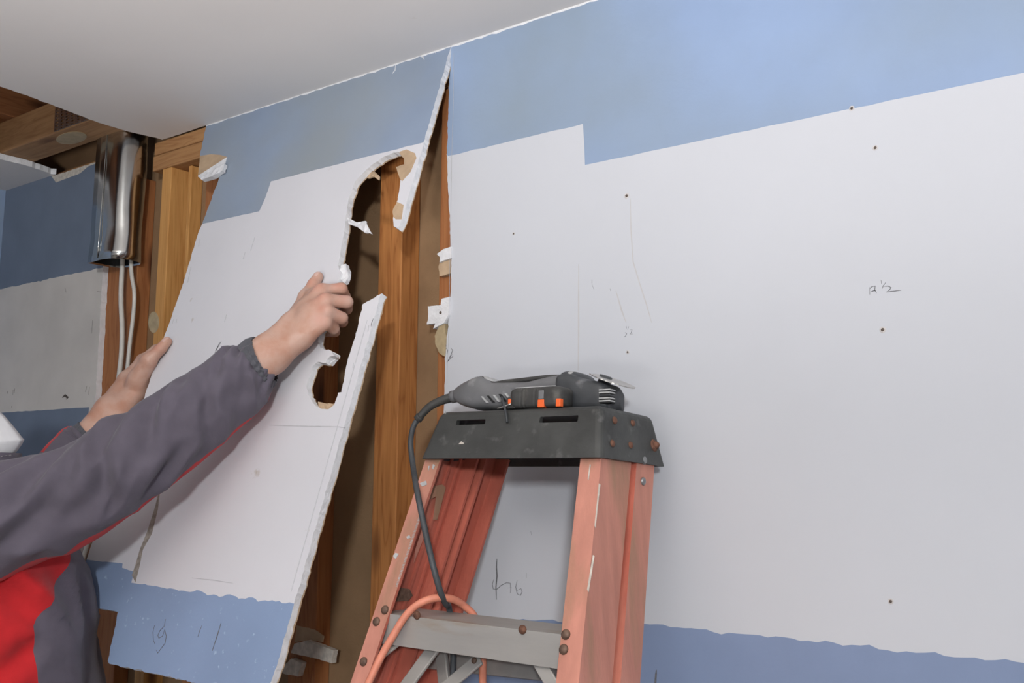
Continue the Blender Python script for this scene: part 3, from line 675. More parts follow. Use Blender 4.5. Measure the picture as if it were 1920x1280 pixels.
for pts, w_ in marks:
    ribbon('pencil_mark', on_wall(pts), w_ * 1.15, WN, 'pencil', wall_right, lift=.0004)
for pts, w_ in (([(851, 100), (850, 200), (847, 292), (845, 420), (842, 600), (838, 720)], .0008), ([(1182, 372), (1183, 430), (1187, 490), (1199, 530), (1212, 570), (1222, 605)], .0020),
                ([(1085, 495), (1085, 560), (1085, 630), (1084, 695)], .0028), ([(1155, 545), (1165, 580), (1174, 605)], .0028)):
    ribbon('stain_streak', on_wall(pts), w_, WN, 'rust_streak' if w_ > .001 else 'pencil_faint', wall_right, lift=.0003)
for (x, y, rr, h) in ((1641, 277, .0030, .0010), (1655, 618, .0034, .0012), (1670, 1127, .0030, .0010), (1175, 367, .0036, .0012), (1177, 660, .0024, .001), (963, 438, .0022, .001), (1597, 203, .0030, .001)):
    p = wall_pt(x, y)
    dome('nail_rim', p, WN, rr * 1.3, .0003, 'nail_rim', wall_right); dome('nail_head', p, WN, rr * .72, h, 'nail', wall_right)
def on_left(pts): return [wall_pt(x, y) for x, y in pts]
for pts, w_ in (([(117, 745), (122, 741), (128, 746), (124, 748)], .007), ([(14, 733), (15, 738)], .003), ([(25, 730), (24, 740)], .002), ([(28, 728), (27, 736)], .002), ([(22, 761), (22, 764)], .003),
                ([(174, 600), (172, 625)], .002), ([(168, 725), (166, 740)], .002), ([(182, 546), (190, 547)], .003), ([(163, 724), (160, 735)], .002), ([(122, 540), (124, 548)], .002)):
    ribbon('scuff_mark', on_left(pts), w_, WN, 'nail', wall_left, lift=.0004)

# ================================================================== STEPLADDER (closed, leaning on the wall)
LT = math.radians(18)
KS = .975                                               # ladder stands a little in front of the wall
LB = CAM + (np.array([-.902, -.195, 1.645]) - CAM) * KS
LU = np.array([1.0, 0, 0]); LV = np.array([0, math.cos(LT), -math.sin(LT)]); LW = np.array([0, math.sin(LT), math.cos(LT)])
lad = lambda a, b, c: LB + LU * a + LV * b + LW * c
def lad_uw(x, y, v):
    P = on_plane(x, y, lad(0, v, 0), LV) - LB; return float(P @ LU), float(P @ LW)
foot = lad(0, 0.05, -LB[2] / math.cos(LT) * 1.0)
ladder = empty('stepladder', (float(foot[0]), float(foot[1]), 0.0))
tag(ladder, 'worn orange fibreglass stepladder with black top cap leaning against the wall', 'ladder')
WB = -(LB[2] - .02) / math.cos(LT) + .03                # w of the rail bottoms
def channel(name, u_top, slope, v0, v1, side, flange, mats, w_top=.045, th=.005, ribs=True, front_worn_lit=True):
    """C-channel opening towards the ladder's middle. side = +1: web on the +u side"""
    s = side; wb = s * 1.0
    prof = [(0, 0), (-flange, 0), (-flange, th), (-th, th)]
    if ribs:
        d = v1 - v0
        for f0 in (.30, .55, .78):
            prof += [(-th, d * f0), (-th - .004, d * f0), (-th - .004, d * f0 + .004), (-th, d * f0 + .004)]
    prof += [(-th, v1 - v0 - th), (-flange, v1 - v0 - th), (-flange, v1 - v0), (0, v1 - v0)]
    rings = []
    for w in np.linspace(w_top, WB, 24):
        rings.append([lad(u_top + slope * (w - 0) + s * a, v0 + b, w) for a, b in prof])
    n = len(prof)
    me = loft_mesh(name, rings, caps=True, smooth=False, mi_fn=lambda i, k: 1 if k in ((0, n - 1, n - 2) if front_worn_lit else (n - 1, n - 2)) else 0)
    return put(name, me, mats, ladder)
FV = .006
(ua, wa), (ub, wb_) = lad_uw(801, 852, FV), lad_uw(657, 1280, FV); SLL = (ub - ua) / (wb_ - wa); UL0 = ua - SLL * wa
(ua, wa), (ub, wb_) = lad_uw(1128, 852, FV), lad_uw(1085, 1280, FV); SLR = (ub - ua) / (wb_ - wa); UR0 = ua - SLR * wa
print('RAILS', UL0, SLL, UR0, SLR)
railL = channel('front_rail', UL0, SLL, FV, FV + .088, -1, .030, ['fiber', 'fiber_face'])
railR = channel('front_rail', UR0, SLR, FV, FV + .083, 1, .034, ['fiber', 'fiber_face'])
for r_ in (railL, railR): pass
backL = channel('rear_rail', UL0 + .007, SLL, FV + .096, FV + .156, -1, .030, ['fiber', 'fiber_face'], w_top=.045, ribs=False, front_worn_lit=False)  # rear rails: darker red on the front flange paints in its shadow
backR = channel('rear_rail', UR0 + .004, SLR - .012, FV + .092, FV + .146, 1, .030, ['fiber', 'fiber_face'], w_top=.045, ribs=False, front_worn_lit=False)
uL = lambda w: UL0 + SLL * w
uR = lambda w: UR0 + SLR * w
def wear(px, v, mat, nm='paint_spot'):
    P = [lad(*(lambda q: (q[0], v, q[1]))(lad_uw(x, y, v))) for x, y in px]; n = len(P)
    V = [p - LV * .0006 for p in P] + P
    put(nm, fix_normals(mesh(nm, V, [tuple(range(n))] + [(i, (i + 1) % n, n + (i + 1) % n, n + i) for i in range(n)])), mat, ladder)
for px in ([(787, 906), (799, 901), (801, 908), (792, 912)], [(812, 870), (816, 872), (813, 880), (810, 878)], [(737, 1042), (742, 1036), (748, 1038), (742, 1048)], [(762, 1006), (768, 1003), (770, 1008), (764, 1010)], [(803, 874), (806, 873), (804, 882)]):
    wear(px, FV - .0003, 'dusty')
for px in ([(1123, 906), (1126, 908), (1121, 950), (1117, 990), (1115, 985)], [(1112, 1040), (1115, 1042), (1104, 1110), (1101, 1105)], [(1106, 870), (1108, 871), (1104, 900), (1102, 898)]):
    wear(px, FV - .0003, 'paper_edge')
# front steps
def step(w, first=False):
    a0 = uL(w) + .006; a1 = uR(w) - .006; h = .044
    prof = [(v_ - .012, z_) for v_, z_ in [(.018, 0), (.018, -h), (.022, -h), (.022, -.006), (.030, -.003), (.034, -.006), (.040, -.003), (.046, -.006), (.052, -.003), (.058, -.006), (.064, -.003), (.070, -.006), (.090, -.006), (.090, -.03), (.094, -.03), (.094, 0)]]
    # the step is level on the leaning ladder
    ring = lambda a: [lad(a, .056, w) + np.array([0, 1, 0]) * (v - .056) + np.array([0, 0, 1]) * z for v, z in prof]
    rings = [ring(a) for a in np.linspace(a0, a1, 12)]
    o = put('step', loft_mesh('step', rings, smooth=False), 'alu', ladder)
    return o
w_step = -.232
steps = [step(w_step - .30 * i) for i in range(5)]
def lad_dome(x, y, v, rad, h, mat, parent=ladder, nm='rivet'):
    q = lad_uw(x, y, v); return dome(nm, lad(q[0], v, q[1]), -LV, rad, h, mat, parent)
for (x, y) in ((722, 1143), (706, 1165), (682, 1240), (1061, 1189), (1057, 1217)): lad_dome(x, y, FV - .0003, .0068, .004, 'rivet')
for (x, y) in ((782, 1153), (980, 1180)):
    P = on_plane(x, y, lad(0, .018, w_step - .02), (0, 1, 0)); 
    a = lad(0, .056, w_step) + np.array([0, -.0502, 0]); P = on_plane(x, y, a, (0, 1, 0)); dome('rivet', P, (0, -1, 0), .0062, .004, 'rust_bolt', steps[0])
# zinc rivets on the rear right rail
for (x, y) in ((1208, 863), (1206, 902)):
    P = on_plane(x, y, lad(uR(0) + .0052, 0, 0), LU); dome('rivet', P, LU, .0060, .003, 'zinc', ladder)
# label strip of tick marks on the left rail flange edge
def ticks():
    V = []; Fc = []
    for i in range(56):
        w = -.085 - i * .0022; a = uL(w) + .0345; k = len(V)
        for (da, dw) in ((0, 0), (.004, 0), (.004, -.001), (0, -.001)): V.append(lad(a + da - .009, FV - .0006, w + dw))
        Fc.append((k, k + 1, k + 2, k + 3))
    return mesh('measure_ticks', V, Fc)
put('measure_ticks', ticks(), 'dusty', ladder)
# torn brown sticker and lighter wear on the inner left web
def inner_patch(px, mat, lift=.0008, nm='worn_patch'):
    w0 = lad_uw(px[0][0], px[0][1], .05)[1]; nn = LU - LW * (SLL * 1.0); nn = np.cross(LV, (LU * SLL + LW)); nn /= np.linalg.norm(nn)
    if nn[0] < 0: nn = -nn
    o = lad(uL(0) + .005 + .0042 + lift, 0, 0)
    P = [on_plane(x, y, o, nn) for x, y in px]; n = len(P)
    V = P + [p - nn * .0006 for p in P]
    put(nm, fix_normals(mesh(nm, V, [tuple(range(n))] + [(i, (i + 1) % n, n + (i + 1) % n, n + i) for i in range(n)])), mat, ladder)
inner_patch([(742, 1106), (748, 1101), (768, 1104), (774, 1116), (766, 1126), (737, 1128)], 'rivet', .0012)
inner_patch([(806, 912), (830, 908), (836, 914), (820, 974), (812, 974), (818, 930), (800, 940)], 'fiber_face')
inner_patch([(792, 990), (800, 978), (803, 986), (786, 1030), (776, 1055), (779, 1030)], 'fiber_face')
# spreader hardware below the step
def bar(name, p0, p1, width, thick, mat, parent=ladder):
    (x0, y0_, v0), (x1, y1_, v1) = p0, p1
    a = lad(lad_uw(x0, y0_, v0)[0], v0, lad_uw(x0, y0_, v0)[1]); b = lad(lad_uw(x1, y1_, v1)[0], v1, lad_uw(x1, y1_, v1)[1])
    t = (b - a); L = np.linalg.norm(t); t /= L; s = np.cross(t, LV); s /= np.linalg.norm(s); n = np.cross(s, t)
    return put(name, box_mesh(name, (-width * .4, -width / 2, -thick / 2), (L + width * .4, width / 2, thick / 2), min(thick * .4, .002), frame=(a, t, s, n)), mat, parent)
bar('spreader', (757, 1292, .055), (822, 1203, .055), .022, .006, 'alu')
bar('spreader', (805, 1315, .080), (893, 1240, .080), .020, .005, 'alu')
lad_dome(889, 1238, .076, .0045, .003, 'rivet'); lad_dome(814, 1212, .051, .0045, .003, 'rivet')
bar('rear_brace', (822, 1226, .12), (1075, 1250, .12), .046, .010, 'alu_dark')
bar('step_brace', (1000, 1222, .03), (1045, 1300, .03), .019, .004, 'alu')
bar('step_brace', (758, 1190, .03), (705, 1232, .03), .019, .004, 'alu')
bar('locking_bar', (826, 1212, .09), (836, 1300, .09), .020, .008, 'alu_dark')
for rl, uf in ((railL, uL), (railR, uR)):
    w = WB + .02; sgn = -1 if uf is uL else 1
    put('foot', box_mesh('foot', (-.045 if sgn > 0 else -.008, -.012, -.035), (.008 if sgn > 0 else .045, .1, .03), .004, frame=(lad(uf(w), FV, w), LU, np.array([0, 1, 0]), np.array([0, 0, 1.0]))), 'cap', ladder)

# ---- top cap
CT = math.radians(3.16)
CO = CAM + (np.array([-.902, -.179, 1.713]) - CAM) * KS
CU = np.array([1.0, 0, 0]); CV = np.array([0, math.cos(CT), -math.sin(CT)]); CW = np.array([0, math.sin(CT), math.cos(CT)])
capf = lambda a, b, c: CO + CU * a + CV * b + CW * c
def cap_mesh():
    def frustum(top, bot, dep, fl, z0, z1, bev):
        (ht, hb) = top, bot
        P = [(-hb - .012, -fl, z0), (hb, -fl, z0), (hb, dep + fl, z0), (-hb - .012, dep + fl, z0), (-ht - .006, 0, z1), (ht, 0, z1), (ht, dep, z1), (-ht - .006, dep, z1)]
        return hexa('f', [capf(*p) for p in P], bev, True, 4)
    ht, hb, H, dep, fl = .1465, .160, .075, .150, .020
    o = bpy.data.objects.new('cap_tmp', frustum(ht, hb, dep, fl, -H, 0, .010)); C.objects.link(o)
    cut = []
    P = [(-hb - .006, -fl + .006, -H - .01), (hb - .006, -fl + .006, -H - .01), (hb - .006, dep + fl - .006, -H - .01), (-hb - .006, dep + fl - .006, -H - .01),
         (-ht + .006, .006, -.006), (ht - .006, .006, -.006), (ht - .006, dep - .006, -.006), (-ht + .006, dep - .006, -.006)]
    cut.append(hexa('c', [capf(*p) for p in P], .007, True, 4))
    def slot(x, y, wpx, hpx):
        q = on_plane(x, y, capf(0, -.008, 0), CV) - CO; a, c = float(q @ CU), float(q @ CW); px = .00078
        return box_mesh('s', (a - wpx * px / 2 * 1.22, -.05, c - hpx * px / 2), (a + wpx * px / 2 * 1.22, .02, c + hpx * px / 2), .0015, frame=(CO, CU, CV, CW))
    cut.append(slot(880, 791, 60, 10)); cut.append(slot(1045, 785, 70, 12))
    for i, m in enumerate(cut):
        co = bpy.data.objects.new('cut_tmp', m); C.objects.link(co)
        md = o.modifiers.new('b%d' % i, 'BOOLEAN'); md.operation = 'DIFFERENCE'; md.object = co; md.solver = 'EXACT'
    dg = bpy.context.evaluated_depsgraph_get(); me = bpy.data.meshes.new_from_object(o.evaluated_get(dg))
    for x in [x for x in C.objects if x.name.startswith(('cap_tmp', 'cut_tmp'))]: bpy.data.objects.remove(x)
    me.name = 'top_cap'; me.materials.clear(); return me
cap_o = put('top_cap', cap_mesh(), 'cap', ladder)
sn = np.cross(CV, CW * .075 + CU * -.0135); sn /= np.linalg.norm(sn); sn = sn if sn[0] > 0 else -sn
for (x, y, rr, mat) in ((1152, 788, .0056, 'rust_bolt'), (1186, 793, .0050, 'rust_bolt'), (1148, 831, .0054, 'rust_bolt'), (1182, 834, .0052, 'rust_bolt'), (1226, 835, .0095, 'rust_bolt')):
    P = on_plane(x, y, capf(.1533, 0, -.0375), sn); dome('bolt' if rr > .008 else 'rivet', P, sn, rr, .0035, mat, cap_o)
    if rr > .008: dome('bolt_head', P + sn * .003, sn, rr * .6, .006, mat, cap_o, seg=6)
fn = np.cross(CU, CW * .075 - CV * .02 * -1); fn = -np.cross(CU, CW * .075 + CV * .02); fn /= np.linalg.norm(fn)
if fn[1] > 0: fn = -fn
P0 = on_plane(865, 832, capf(0, -.0155, -.06), fn)
put('chip_mark', mesh('chip_mark', [P0 + fn * .0006 + CU * a + CW * b for a, b in ((-.006, -.001), (0, .004), (.006, .001), (0, -.005))], [(0, 1, 2, 3)]), 'paper_edge', cap_o)
for (a, b) in (((835, 770), (843, 805)), ((1107, 768), (1098, 785)), ((870, 843), (900, 845)), ((912, 844), (940, 842)), ((815, 838), (823, 836))):
    ribbon('scratch', [on_plane(a[0], a[1], capf(0, -.005 - .010 * (a[1] > 800) , -.03 - .04 * (a[1] > 800)), fn), on_plane((a[0] + b[0]) / 2, (a[1] + b[1]) / 2, capf(0, -.005 - .010 * (a[1] > 800), -.03 - .04 * (a[1] > 800)), fn), on_plane(b[0], b[1], capf(0, -.005 - .010 * (a[1] > 800), -.03 - .04 * (a[1] > 800)), fn)], .0010, fn, 'dusty', cap_o, lift=.0008)

# ================================================================== OSCILLATING MULTI-TOOL on the cap
TV = .082                                                # depth of the tool's axis on the cap
def cap_uw(x, y, v):
    P = on_plane(x, y, capf(0, v, 0), CV) - CO; return float(P @ CU), float(P @ CW)
tb = capf(-.01, TV, 0)
tool = empty('multi_tool', tuple(map(float, tb))); tag(tool, 'dusty grey and black corded oscillating multi-tool lying on the ladder cap', 'power tool')
def tool_loft(name, st, hd, mat, power=3.2, seg=28, n=40, parent=tool, v=TV):
    """st: [(x, ytop, ybottom, half depth factor)] in photo points on the plane through the tool's axis"""
    S = []
    for (x, yt, yb, k) in st:
        u1, wt = cap_uw(x, yt, v); u2, wb = cap_uw(x, yb, v); S.append(((u1 + u2) / 2, max(wt, .001), max(wb, .0008), hd * k))
    S = catmull(S, n) if n else [np.array(s) for s in S]; rings = []
    for (a, wt, wb, h) in S:
        rg = []
        for k in range(seg):
            an = 2 * math.pi * k / seg; c_, s_ = math.cos(an), math.sin(an)
            rg.append(capf(a, v + h * math.copysign(abs(c_) ** (2 / power), c_), (wt + wb) / 2 + (wt - wb) / 2 * math.copysign(abs(s_) ** (2 / power), s_)))
        rings.append(rg)
    return put(name, loft_mesh(name, rings), mat, parent)
body = tool_loft('body', [(861, 729, 752, .5), (872, 722, 760, .7), (890, 714, 766, .95), (909, 707, 770, 1), (934, 717, 770, 1), (950, 716, 770, .95), (972, 716, 762, .9), (1000, 716, 752, .85), (1045, 714, 748, .85)], .031, 'tool_grey')
tool_loft('grip', [(905, 705.5, 716, .35), (916, 707.5, 722, .6), (934, 716.5, 730, .75), (960, 713.5, 724, .8), (1000, 709, 720, .8), (1038, 704.5, 716, .8), (1060, 703, 716, .6)], .029, 'tool_rubber')
tool_loft('neck', [(965, 722, 742, .9), (1000, 718, 742, .95), (1040, 708, 745, 1), (1075, 703, 750, 1)], .030, 'tool_grey')
tool_loft('light_window', [(911, 706, 712, .5), (922, 708, 720, .75), (932, 714, 722, .6)], .022, 'dusty', n=12)
head = tool_loft('gear_head', [(1058, 708, 770, .8), (1066, 704, 775, 1), (1085, 703, 775, 1.02), (1106, 712, 775, 1.02), (1130, 717, 775, 1.0), (1145, 721, 775, .95), (1154, 732, 772, .8)], .033, 'tool_dark', power=5)
tool_loft('clamp_collar', [(1062, 704, 718, .7), (1072, 698.5, 720, .9), (1084, 698, 722, .95), (1097, 702, 724, .9), (1103, 710, 724, .7)], .030, 'tool_dark', n=20)
tool_loft('clamp_band', [(1080, 699, 716, .9), (1086, 698, 716, .92), (1090, 700, 716, .9)], .0305, 'dusty', n=8)
# vents: slanted slots in the grey body and fins on the gear head
for i in range(5):
    x = 902 + i * 11
    a0, w0 = cap_uw(x, 743 - i * 1.4, TV - .031); a1, w1 = cap_uw(x + 10, 755 - i * 1.0, TV - .031)
    put('vent_slot', hexa('vent_slot', [capf(a0, TV - .0318, w0), capf(a0 + .004, TV - .0318, w0), capf(a0 + .004, TV - .028, w0), capf(a0, TV - .028, w0), capf(a1, TV - .0318, w1), capf(a1 + .004, TV - .0318, w1), capf(a1 + .004, TV - .028, w1), capf(a1, TV - .028, w1)], 0), 'dusty' if i % 2 == 0 else 'black', body)
for i in range(5):
    a0, w0 = cap_uw(1126, 733 + i * 5.2, TV - .03); a1, _ = cap_uw(1152, 733, TV - .03)
    put('vent_fin', box_mesh('vent_fin', (a0, TV - .0355, w0), (a1 - .004, TV - .020, w0 + .0022), .0006, frame=(CO, CU, CV, CW)), 'dusty' if i != 2 else 'tool_dark', head)
    put('vent_gap', box_mesh('vent_gap', (a0 + .001, TV - .0345, w0 - .002), (a1 - .005, TV - .02, w0), 0, frame=(CO, CU, CV, CW)), 'black', head)
put('switch_plate', box_mesh('switch_plate', (cap_uw(966, 726, .05)[0], TV - .0322, cap_uw(966, 729, .05)[1]), (cap_uw(1062, 726, .05)[0], TV - .026, cap_uw(1040, 722, .05)[1]), .001, frame=(CO, CU, CV, CW)), 'dusty', tool)
# round blade
bc = capf(*(lambda q: (q[0], TV, q[1]))(cap_uw(1147, 714, TV)))
bn = CW * .93 + CU * .36 - CV * .05; bn /= np.linalg.norm(bn); ba = np.cross(CV, bn); ba /= np.linalg.norm(ba); bb = np.cross(bn, ba)
ring0 = []; ring1 = []; nb = 64
for k in range(nb):
    an = 2 * math.pi * k / nb; rr = .036 * (1 + (.02 if k % 2 else 0)) * (.8 if math.cos(an) < -.75 else 1)
    p = bc + ba * rr * math.cos(an) + bb * rr * math.sin(an); ring0.append(p); ring1.append(p + bn * .0016)
put('blade', loft_mesh('blade', [ring0, ring1], smooth=False), 'steel', tool)
put('arbor', tube_mesh('arbor', [bc - bn * .02 - ba * .012, bc + bn * .004 - ba * .012], .010, 4, 16), 'tool_dark', tool)
# cord with strain relief
TVc = .06
def tool_pt(x, y, v): a, w = cap_uw(x, y, v); return capf(a, v, w)
cord_tool = [tool_pt(866, 741, TV), tool_pt(852, 744, TV), tool_pt(830, 750, TV - .01), tool_pt(806, 762, TV - .02), tool_pt(786, 782, TV - .03)]
put('strain_relief', tube_mesh('strain_relief', cord_tool, lambda t: .0092 - .0032 * t, 40, 14), 'tool_rubber', tool)
put('relief_collar', tube_mesh('relief_collar', [tool_pt(864, 740, TV), tool_pt(848, 744, TV)], .0108, 4, 14), 'tool_grey', tool)
put('relief_ring', tube_mesh('relief_ring', [tool_pt(788, 780, TV - .03), tool_pt(783, 786, TV - .03)], .0075, 4, 14), 'tool_rubber', tool)
cp_ = [tool_pt(787, 781, TV - .03), tool_pt(775, 800, TV - .035), tool_pt(770, 830, TV - .045), tool_pt(774, 870, TV - .055)]
for (x, y, v) in ((782, 920, -.004), (795, 985, -.006), (812, 1060, -.002), (826, 1110, .02), (836, 1132, .045)):
    q = lad_uw(x, y, v); cp_.append(lad(q[0], v, q[1]))
q = lad_uw(842, 1140, .075); cp_.append(lad(q[0], .075, q[1]))
for (x, y, v) in ((850, 1210, .098), (846, 1330, .095)):
    q = lad_uw(x, y, v); cp_.append(lad(q[0], v, q[1]))
put('power_cord', tube_mesh('power_cord', cp_, .0046, 110, 12), 'cord_grey', tool)
# orange extension cord looping over the step
cpts = []
for (x, y, v) in ((905, 1420, .03), (906, 1330, .085), (905, 1270, .10), (904, 1215, .10), (892, 1160, .098), (868, 1134, .075), (845, 1122, .045), (815, 1121, .020), (785, 1132, .008), (760, 1155, .003), (738, 1190, .000), (715, 1230, -.002), (692, 1278, -.004), (670, 1330, -.006), (650, 1400, -.008)):
    q = lad_uw(x, y, v); cpts.append(lad(q[0], v, q[1]))
b_ = cpts[0]; cpts = [np.array([b_[0] + .35, b_[1] - .12, .008]), np.array([b_[0] + .12, b_[1] - .05, .012]), np.array([b_[0] + .02, b_[1] - .02, .35])] + cpts
e = cpts[-1]; cpts += [e + np.array([-.02, -.05, -.4]), np.array([e[0] - .05, e[1] - .2, .03]), np.array([e[0] - .15, e[1] - .35, .008]), np.array([e[0] - .3, e[1] - .5, .008])]
tag(put('extension_cord', tube_mesh('extension_cord', cpts, .0056, 190, 12), 'cord_orange'), 'orange extension cord looped over the aluminium ladder step', 'cord')

# ================================================================== TAPE MEASURE
tv0 = .026
a0, _ = cap_uw(967, 750, tv0); a1, wt = cap_uw(1066, 728, tv0)
wt = cap_uw(1010, 728, tv0)[1]
tape_o = empty('tape_measure', tuple(map(float, capf((a0 + a1) / 2, tv0, 0)))); tag(tape_o, 'ribbed black tape measure with orange inserts lying before the grey tool', 'tape measure')
def tape_case():
    st = []; n = 46
    for i in range(n):
        t = i / (n - 1); x = a0 + (a1 - a0) * t
        e_ = min(1, math.sqrt(max(0, 1 - (max(0, abs(t - .5) - .34) / .16) ** 2)) * .55 + .45)
        rib = .0012 if (.22 < t < .40 or .52 < t < .68) and i % 3 == 0 else 0
        rg = []
        for k in range(24):
            an = 2 * math.pi * k / 24; c_, s_ = math.cos(an), math.sin(an)
            rg.append(capf(x, tv0 + (.0225 * e_ - rib) * math.copysign(abs(c_) ** .5, c_), .0005 + wt / 2 + (wt / 2 * (.35 + .65 * e_) - rib) * math.copysign(abs(s_) ** .4, s_)))
        st.append(rg)
    return loft_mesh('case', st)
put('case', tape_case(), 'tool_rubber', tape_o)
for (xa, xb, mat) in ((1010, 1022, 'orange'), (1044, 1053, 'orange')):
    u_a = cap_uw(xa, 750, tv0 - .02)[0]; u_b = cap_uw(xb, 750, tv0 - .02)[0]
    put('orange_insert', box_mesh('orange_insert', (u_a, tv0 - .0232, .0008), (u_b, tv0 - .015, .0125), .001, frame=(CO, CU, CV, CW)), mat, tape_o)
u_a = cap_uw(1011, 750, tv0 - .02)[0]; u_b = cap_uw(1021, 750, tv0 - .02)[0]
put('window', box_mesh('window', (u_a, tv0 - .0230, .0128), (u_b, tv0 - .015, .026), .001, frame=(CO, CU, CV, CW)), 'tool_grey', tape_o)
put('mouth', box_mesh('mouth', (a0 - .004, tv0 - .020, .001), (a0 + .014, tv0 + .014, .019), .003, frame=(CO, CU, CV, CW)), 'tool_rubber', tape_o)
put('orange_insert', box_mesh('orange_insert', (a0 + .001, tv0 - .0215, .008), (a0 + .006, tv0 - .017, .016), .001, frame=(CO, CU, CV, CW)), 'orange', tape_o)
put('end_hook', tube_mesh('end_hook', [capf(a0 + .008, tv0 - .0225, .008), capf(a0 - .004, tv0 - .024, .004), capf(a0 - .016, tv0 - .024, .0015)], .0012, 10, 8), 'steel', tape_o)
# small black tie hanging over the cap's front
kp = [tool_pt(941, 745, .045), tool_pt(944, 756, .02), tool_pt(946, 764, -.001), on_plane(949, 776, capf(0, -.012, -.02), fn), on_plane(951, 792, capf(0, -.014, -.03), fn)]
tag(put('cable_tie', tube_mesh('cable_tie', kp, .0020, 24, 8), 'cord_grey'), 'thin black tie hanging over the front of the ladder cap', 'tie')

# ================================================================== THE WORKER
face_dir = rgt * .94 + fwd * .34; face_dir[2] = 0; PF = face_dir / np.linalg.norm(face_dir)      # where the worker faces
PR = np.array([PF[1], -PF[0], 0.0])                                                               # the worker's right
PU = np.array([0, 0, 1.0])
shoulder_r = at(-70, 985, 1.60)
torso_c = shoulder_r - PR * .20; SZ = float(shoulder_r[2])
tc = np.array([torso_c[0], torso_c[1], 0.0])
person = empty('person', (float(tc[0]), float(tc[1]), 0.0))
tag(person, 'worker in grey and red jacket with white face mask pulling the drywall sheet', 'person')
def bp(fw, rt, z): return tc + PF * fw + PR * rt + PU * z
parts_v = []; parts_f = []
def add_part(v, f):
    o = sum(len(x) for x in parts_v); parts_v.append(v); parts_f.append(np.asarray(f) + o)
# ---- right hand on the torn edge
def rh(x, y, off): return panel_pt(x, y, off)
W1, W2 = rh(548, 607, .046), rh(564, 633, .044)
mI, mM, mR, mL = rh(603, 546, .034), rh(611, 563, .040), rh(613, 584, .038), rh(610, 605, .032)
wr_c = (W1 + W2) / 2
fa1 = at(505, 664, 1.735); fa2 = at(440, 722, 1.71); fa3 = at(330, 800, 1.68)
fd = (fa1 - fa2) / np.linalg.norm(fa1 - fa2); side = np.cross(fd, fwd); side /= np.linalg.norm(side)
K1, K2 = .016, .0045
hand_r = [('c', fa3 + side * .009, fa1 + side * .009, .027, .0245, K1), ('c', fa3 - side * .009, fa1 - side * .009, .027, .0245, K1),
          ('c', fa1 + side * .009, W1, .0255, .0205, K1), ('c', fa1 - side * .009, W2, .0255, .0205, K1),
          ('c', W1, mI, .0190, .0125, .012), ('c', (W1 + W2) / 2, mM, .0190, .0130, .012), ('c', (W1 + W2) / 2, mR, .0190, .0125, .012), ('c', W2, mL, .0185, .0115, .012),
          ('c', rh(572, 600, .026), rh(600, 575, .020), .018, .016, .014), ('c', rh(578, 612, .028), rh(602, 600, .022), .017, .014, .014),
          ('c', rh(578, 585, .045), rh(600, 560, .036), .0150, .0110, .016), ('c', rh(582, 598, .045), rh(602, 578, .037), .0150, .0110, .016), ('c', rh(572, 578, .036), rh(588, 552, .028), .0150, .0110, .014)]
def finger(m, pip, dip, tip, r0_, r1_, r2_, r3_):
    return [('c', m, pip, r0_, r1_, K2), ('c', pip, dip, r1_, r2_, .003), ('c', dip, tip, r2_, r3_, .003)]
hand_r += finger(mI, rh(640, 541, .008), rh(647, 556, -.022), rh(630, 564, -.034), .0122, .0108, .0098, .0085)
hand_r += finger(mM, rh(650, 566, .006), rh(650, 579, -.026), rh(630, 586, -.036), .0127, .0115, .0102, .0088)
hand_r += finger(mR, rh(641, 596, .006), rh(642, 603, -.020), rh(622, 606, -.034), .0122, .0106, .0098, .0085)
hand_r += finger(mL, rh(626, 616, .004), rh(628, 622, -.018), rh(610, 624, -.032), .0112, .0098, .0088, .0076)
tCM, tMC, tIP, tTP = rh(561, 588, .032), rh(574, 557, .022), rh(588, 533, .0145), rh(596.5, 518.5, .0105)
hand_r += [('c', tCM, tMC, .0180, .0130, .012), ('c', tMC, tIP, .0130, .0110, .006), ('c', tIP, tTP, .0112, .0097, .004), ('c', tMC, mI, .0100, .0105, .012)]
Vr, Fr = surface_net(hand_r, .0017)
add_part(Vr, Fr)
# ---- left hand on the far edge
def lh(x, y, off): return panel_pt(x, y, off)
Lw1, Lw2 = lh(240, 713, -.004), lh(258, 733, -.006)
lw = (Lw1 + Lw2) / 2
Lf1 = at(212, 773, 2.035); Lf2 = at(172, 816, 1.985); Lf3 = at(110, 880, 1.92)
fd2 = (Lf1 - Lf2) / np.linalg.norm(Lf1 - Lf2); sd2 = np.cross(fd2, fwd); sd2 /= np.linalg.norm(sd2)
nI, nM, nR, nL = lh(268, 676, -.024), lh(276, 686, -.034), lh(280, 700, -.038), lh(280, 714, -.036)
hand_l = [('c', Lf3 + sd2 * .010, Lf1 + sd2 * .010, .019, .0262, K1), ('c', Lf3 - sd2 * .010, Lf1 - sd2 * .010, .019, .0262, K1),
          ('c', Lf1 + sd2 * .010, Lw1, .0260, .0200, K1), ('c', Lf1 - sd2 * .010, Lw2, .0260, .0205, K1),
          ('c', Lw1, nI, .0190, .0130, .012), ('c', lw, nM, .0190, .0130, .012), ('c', lw, nR, .0190, .0130, .012), ('c', Lw2, nL, .0190, .0120, .012),
          ('c', lh(256, 716, .006), lh(276, 684, .010), .0190, .0165, .014), ('c', lh(262, 722, -.002), lh(281, 704, -.012), .0180, .0140, .012)]
hand_l += finger(nI, lh(293, 655, -.036), lh(315, 650, -.033), lh(335, 648, -.030), .0122, .0110, .0100, .0088)
hand_l += finger(nM, lh(300, 676, -.044), lh(325, 668, -.036), lh(345, 664, -.030), .0125, .0112, .0100, .0088)
hand_l += finger(nR, lh(303, 694, -.044), lh(326, 688, -.036), lh(344, 686, -.030), .0120, .0108, .0098, .0085)
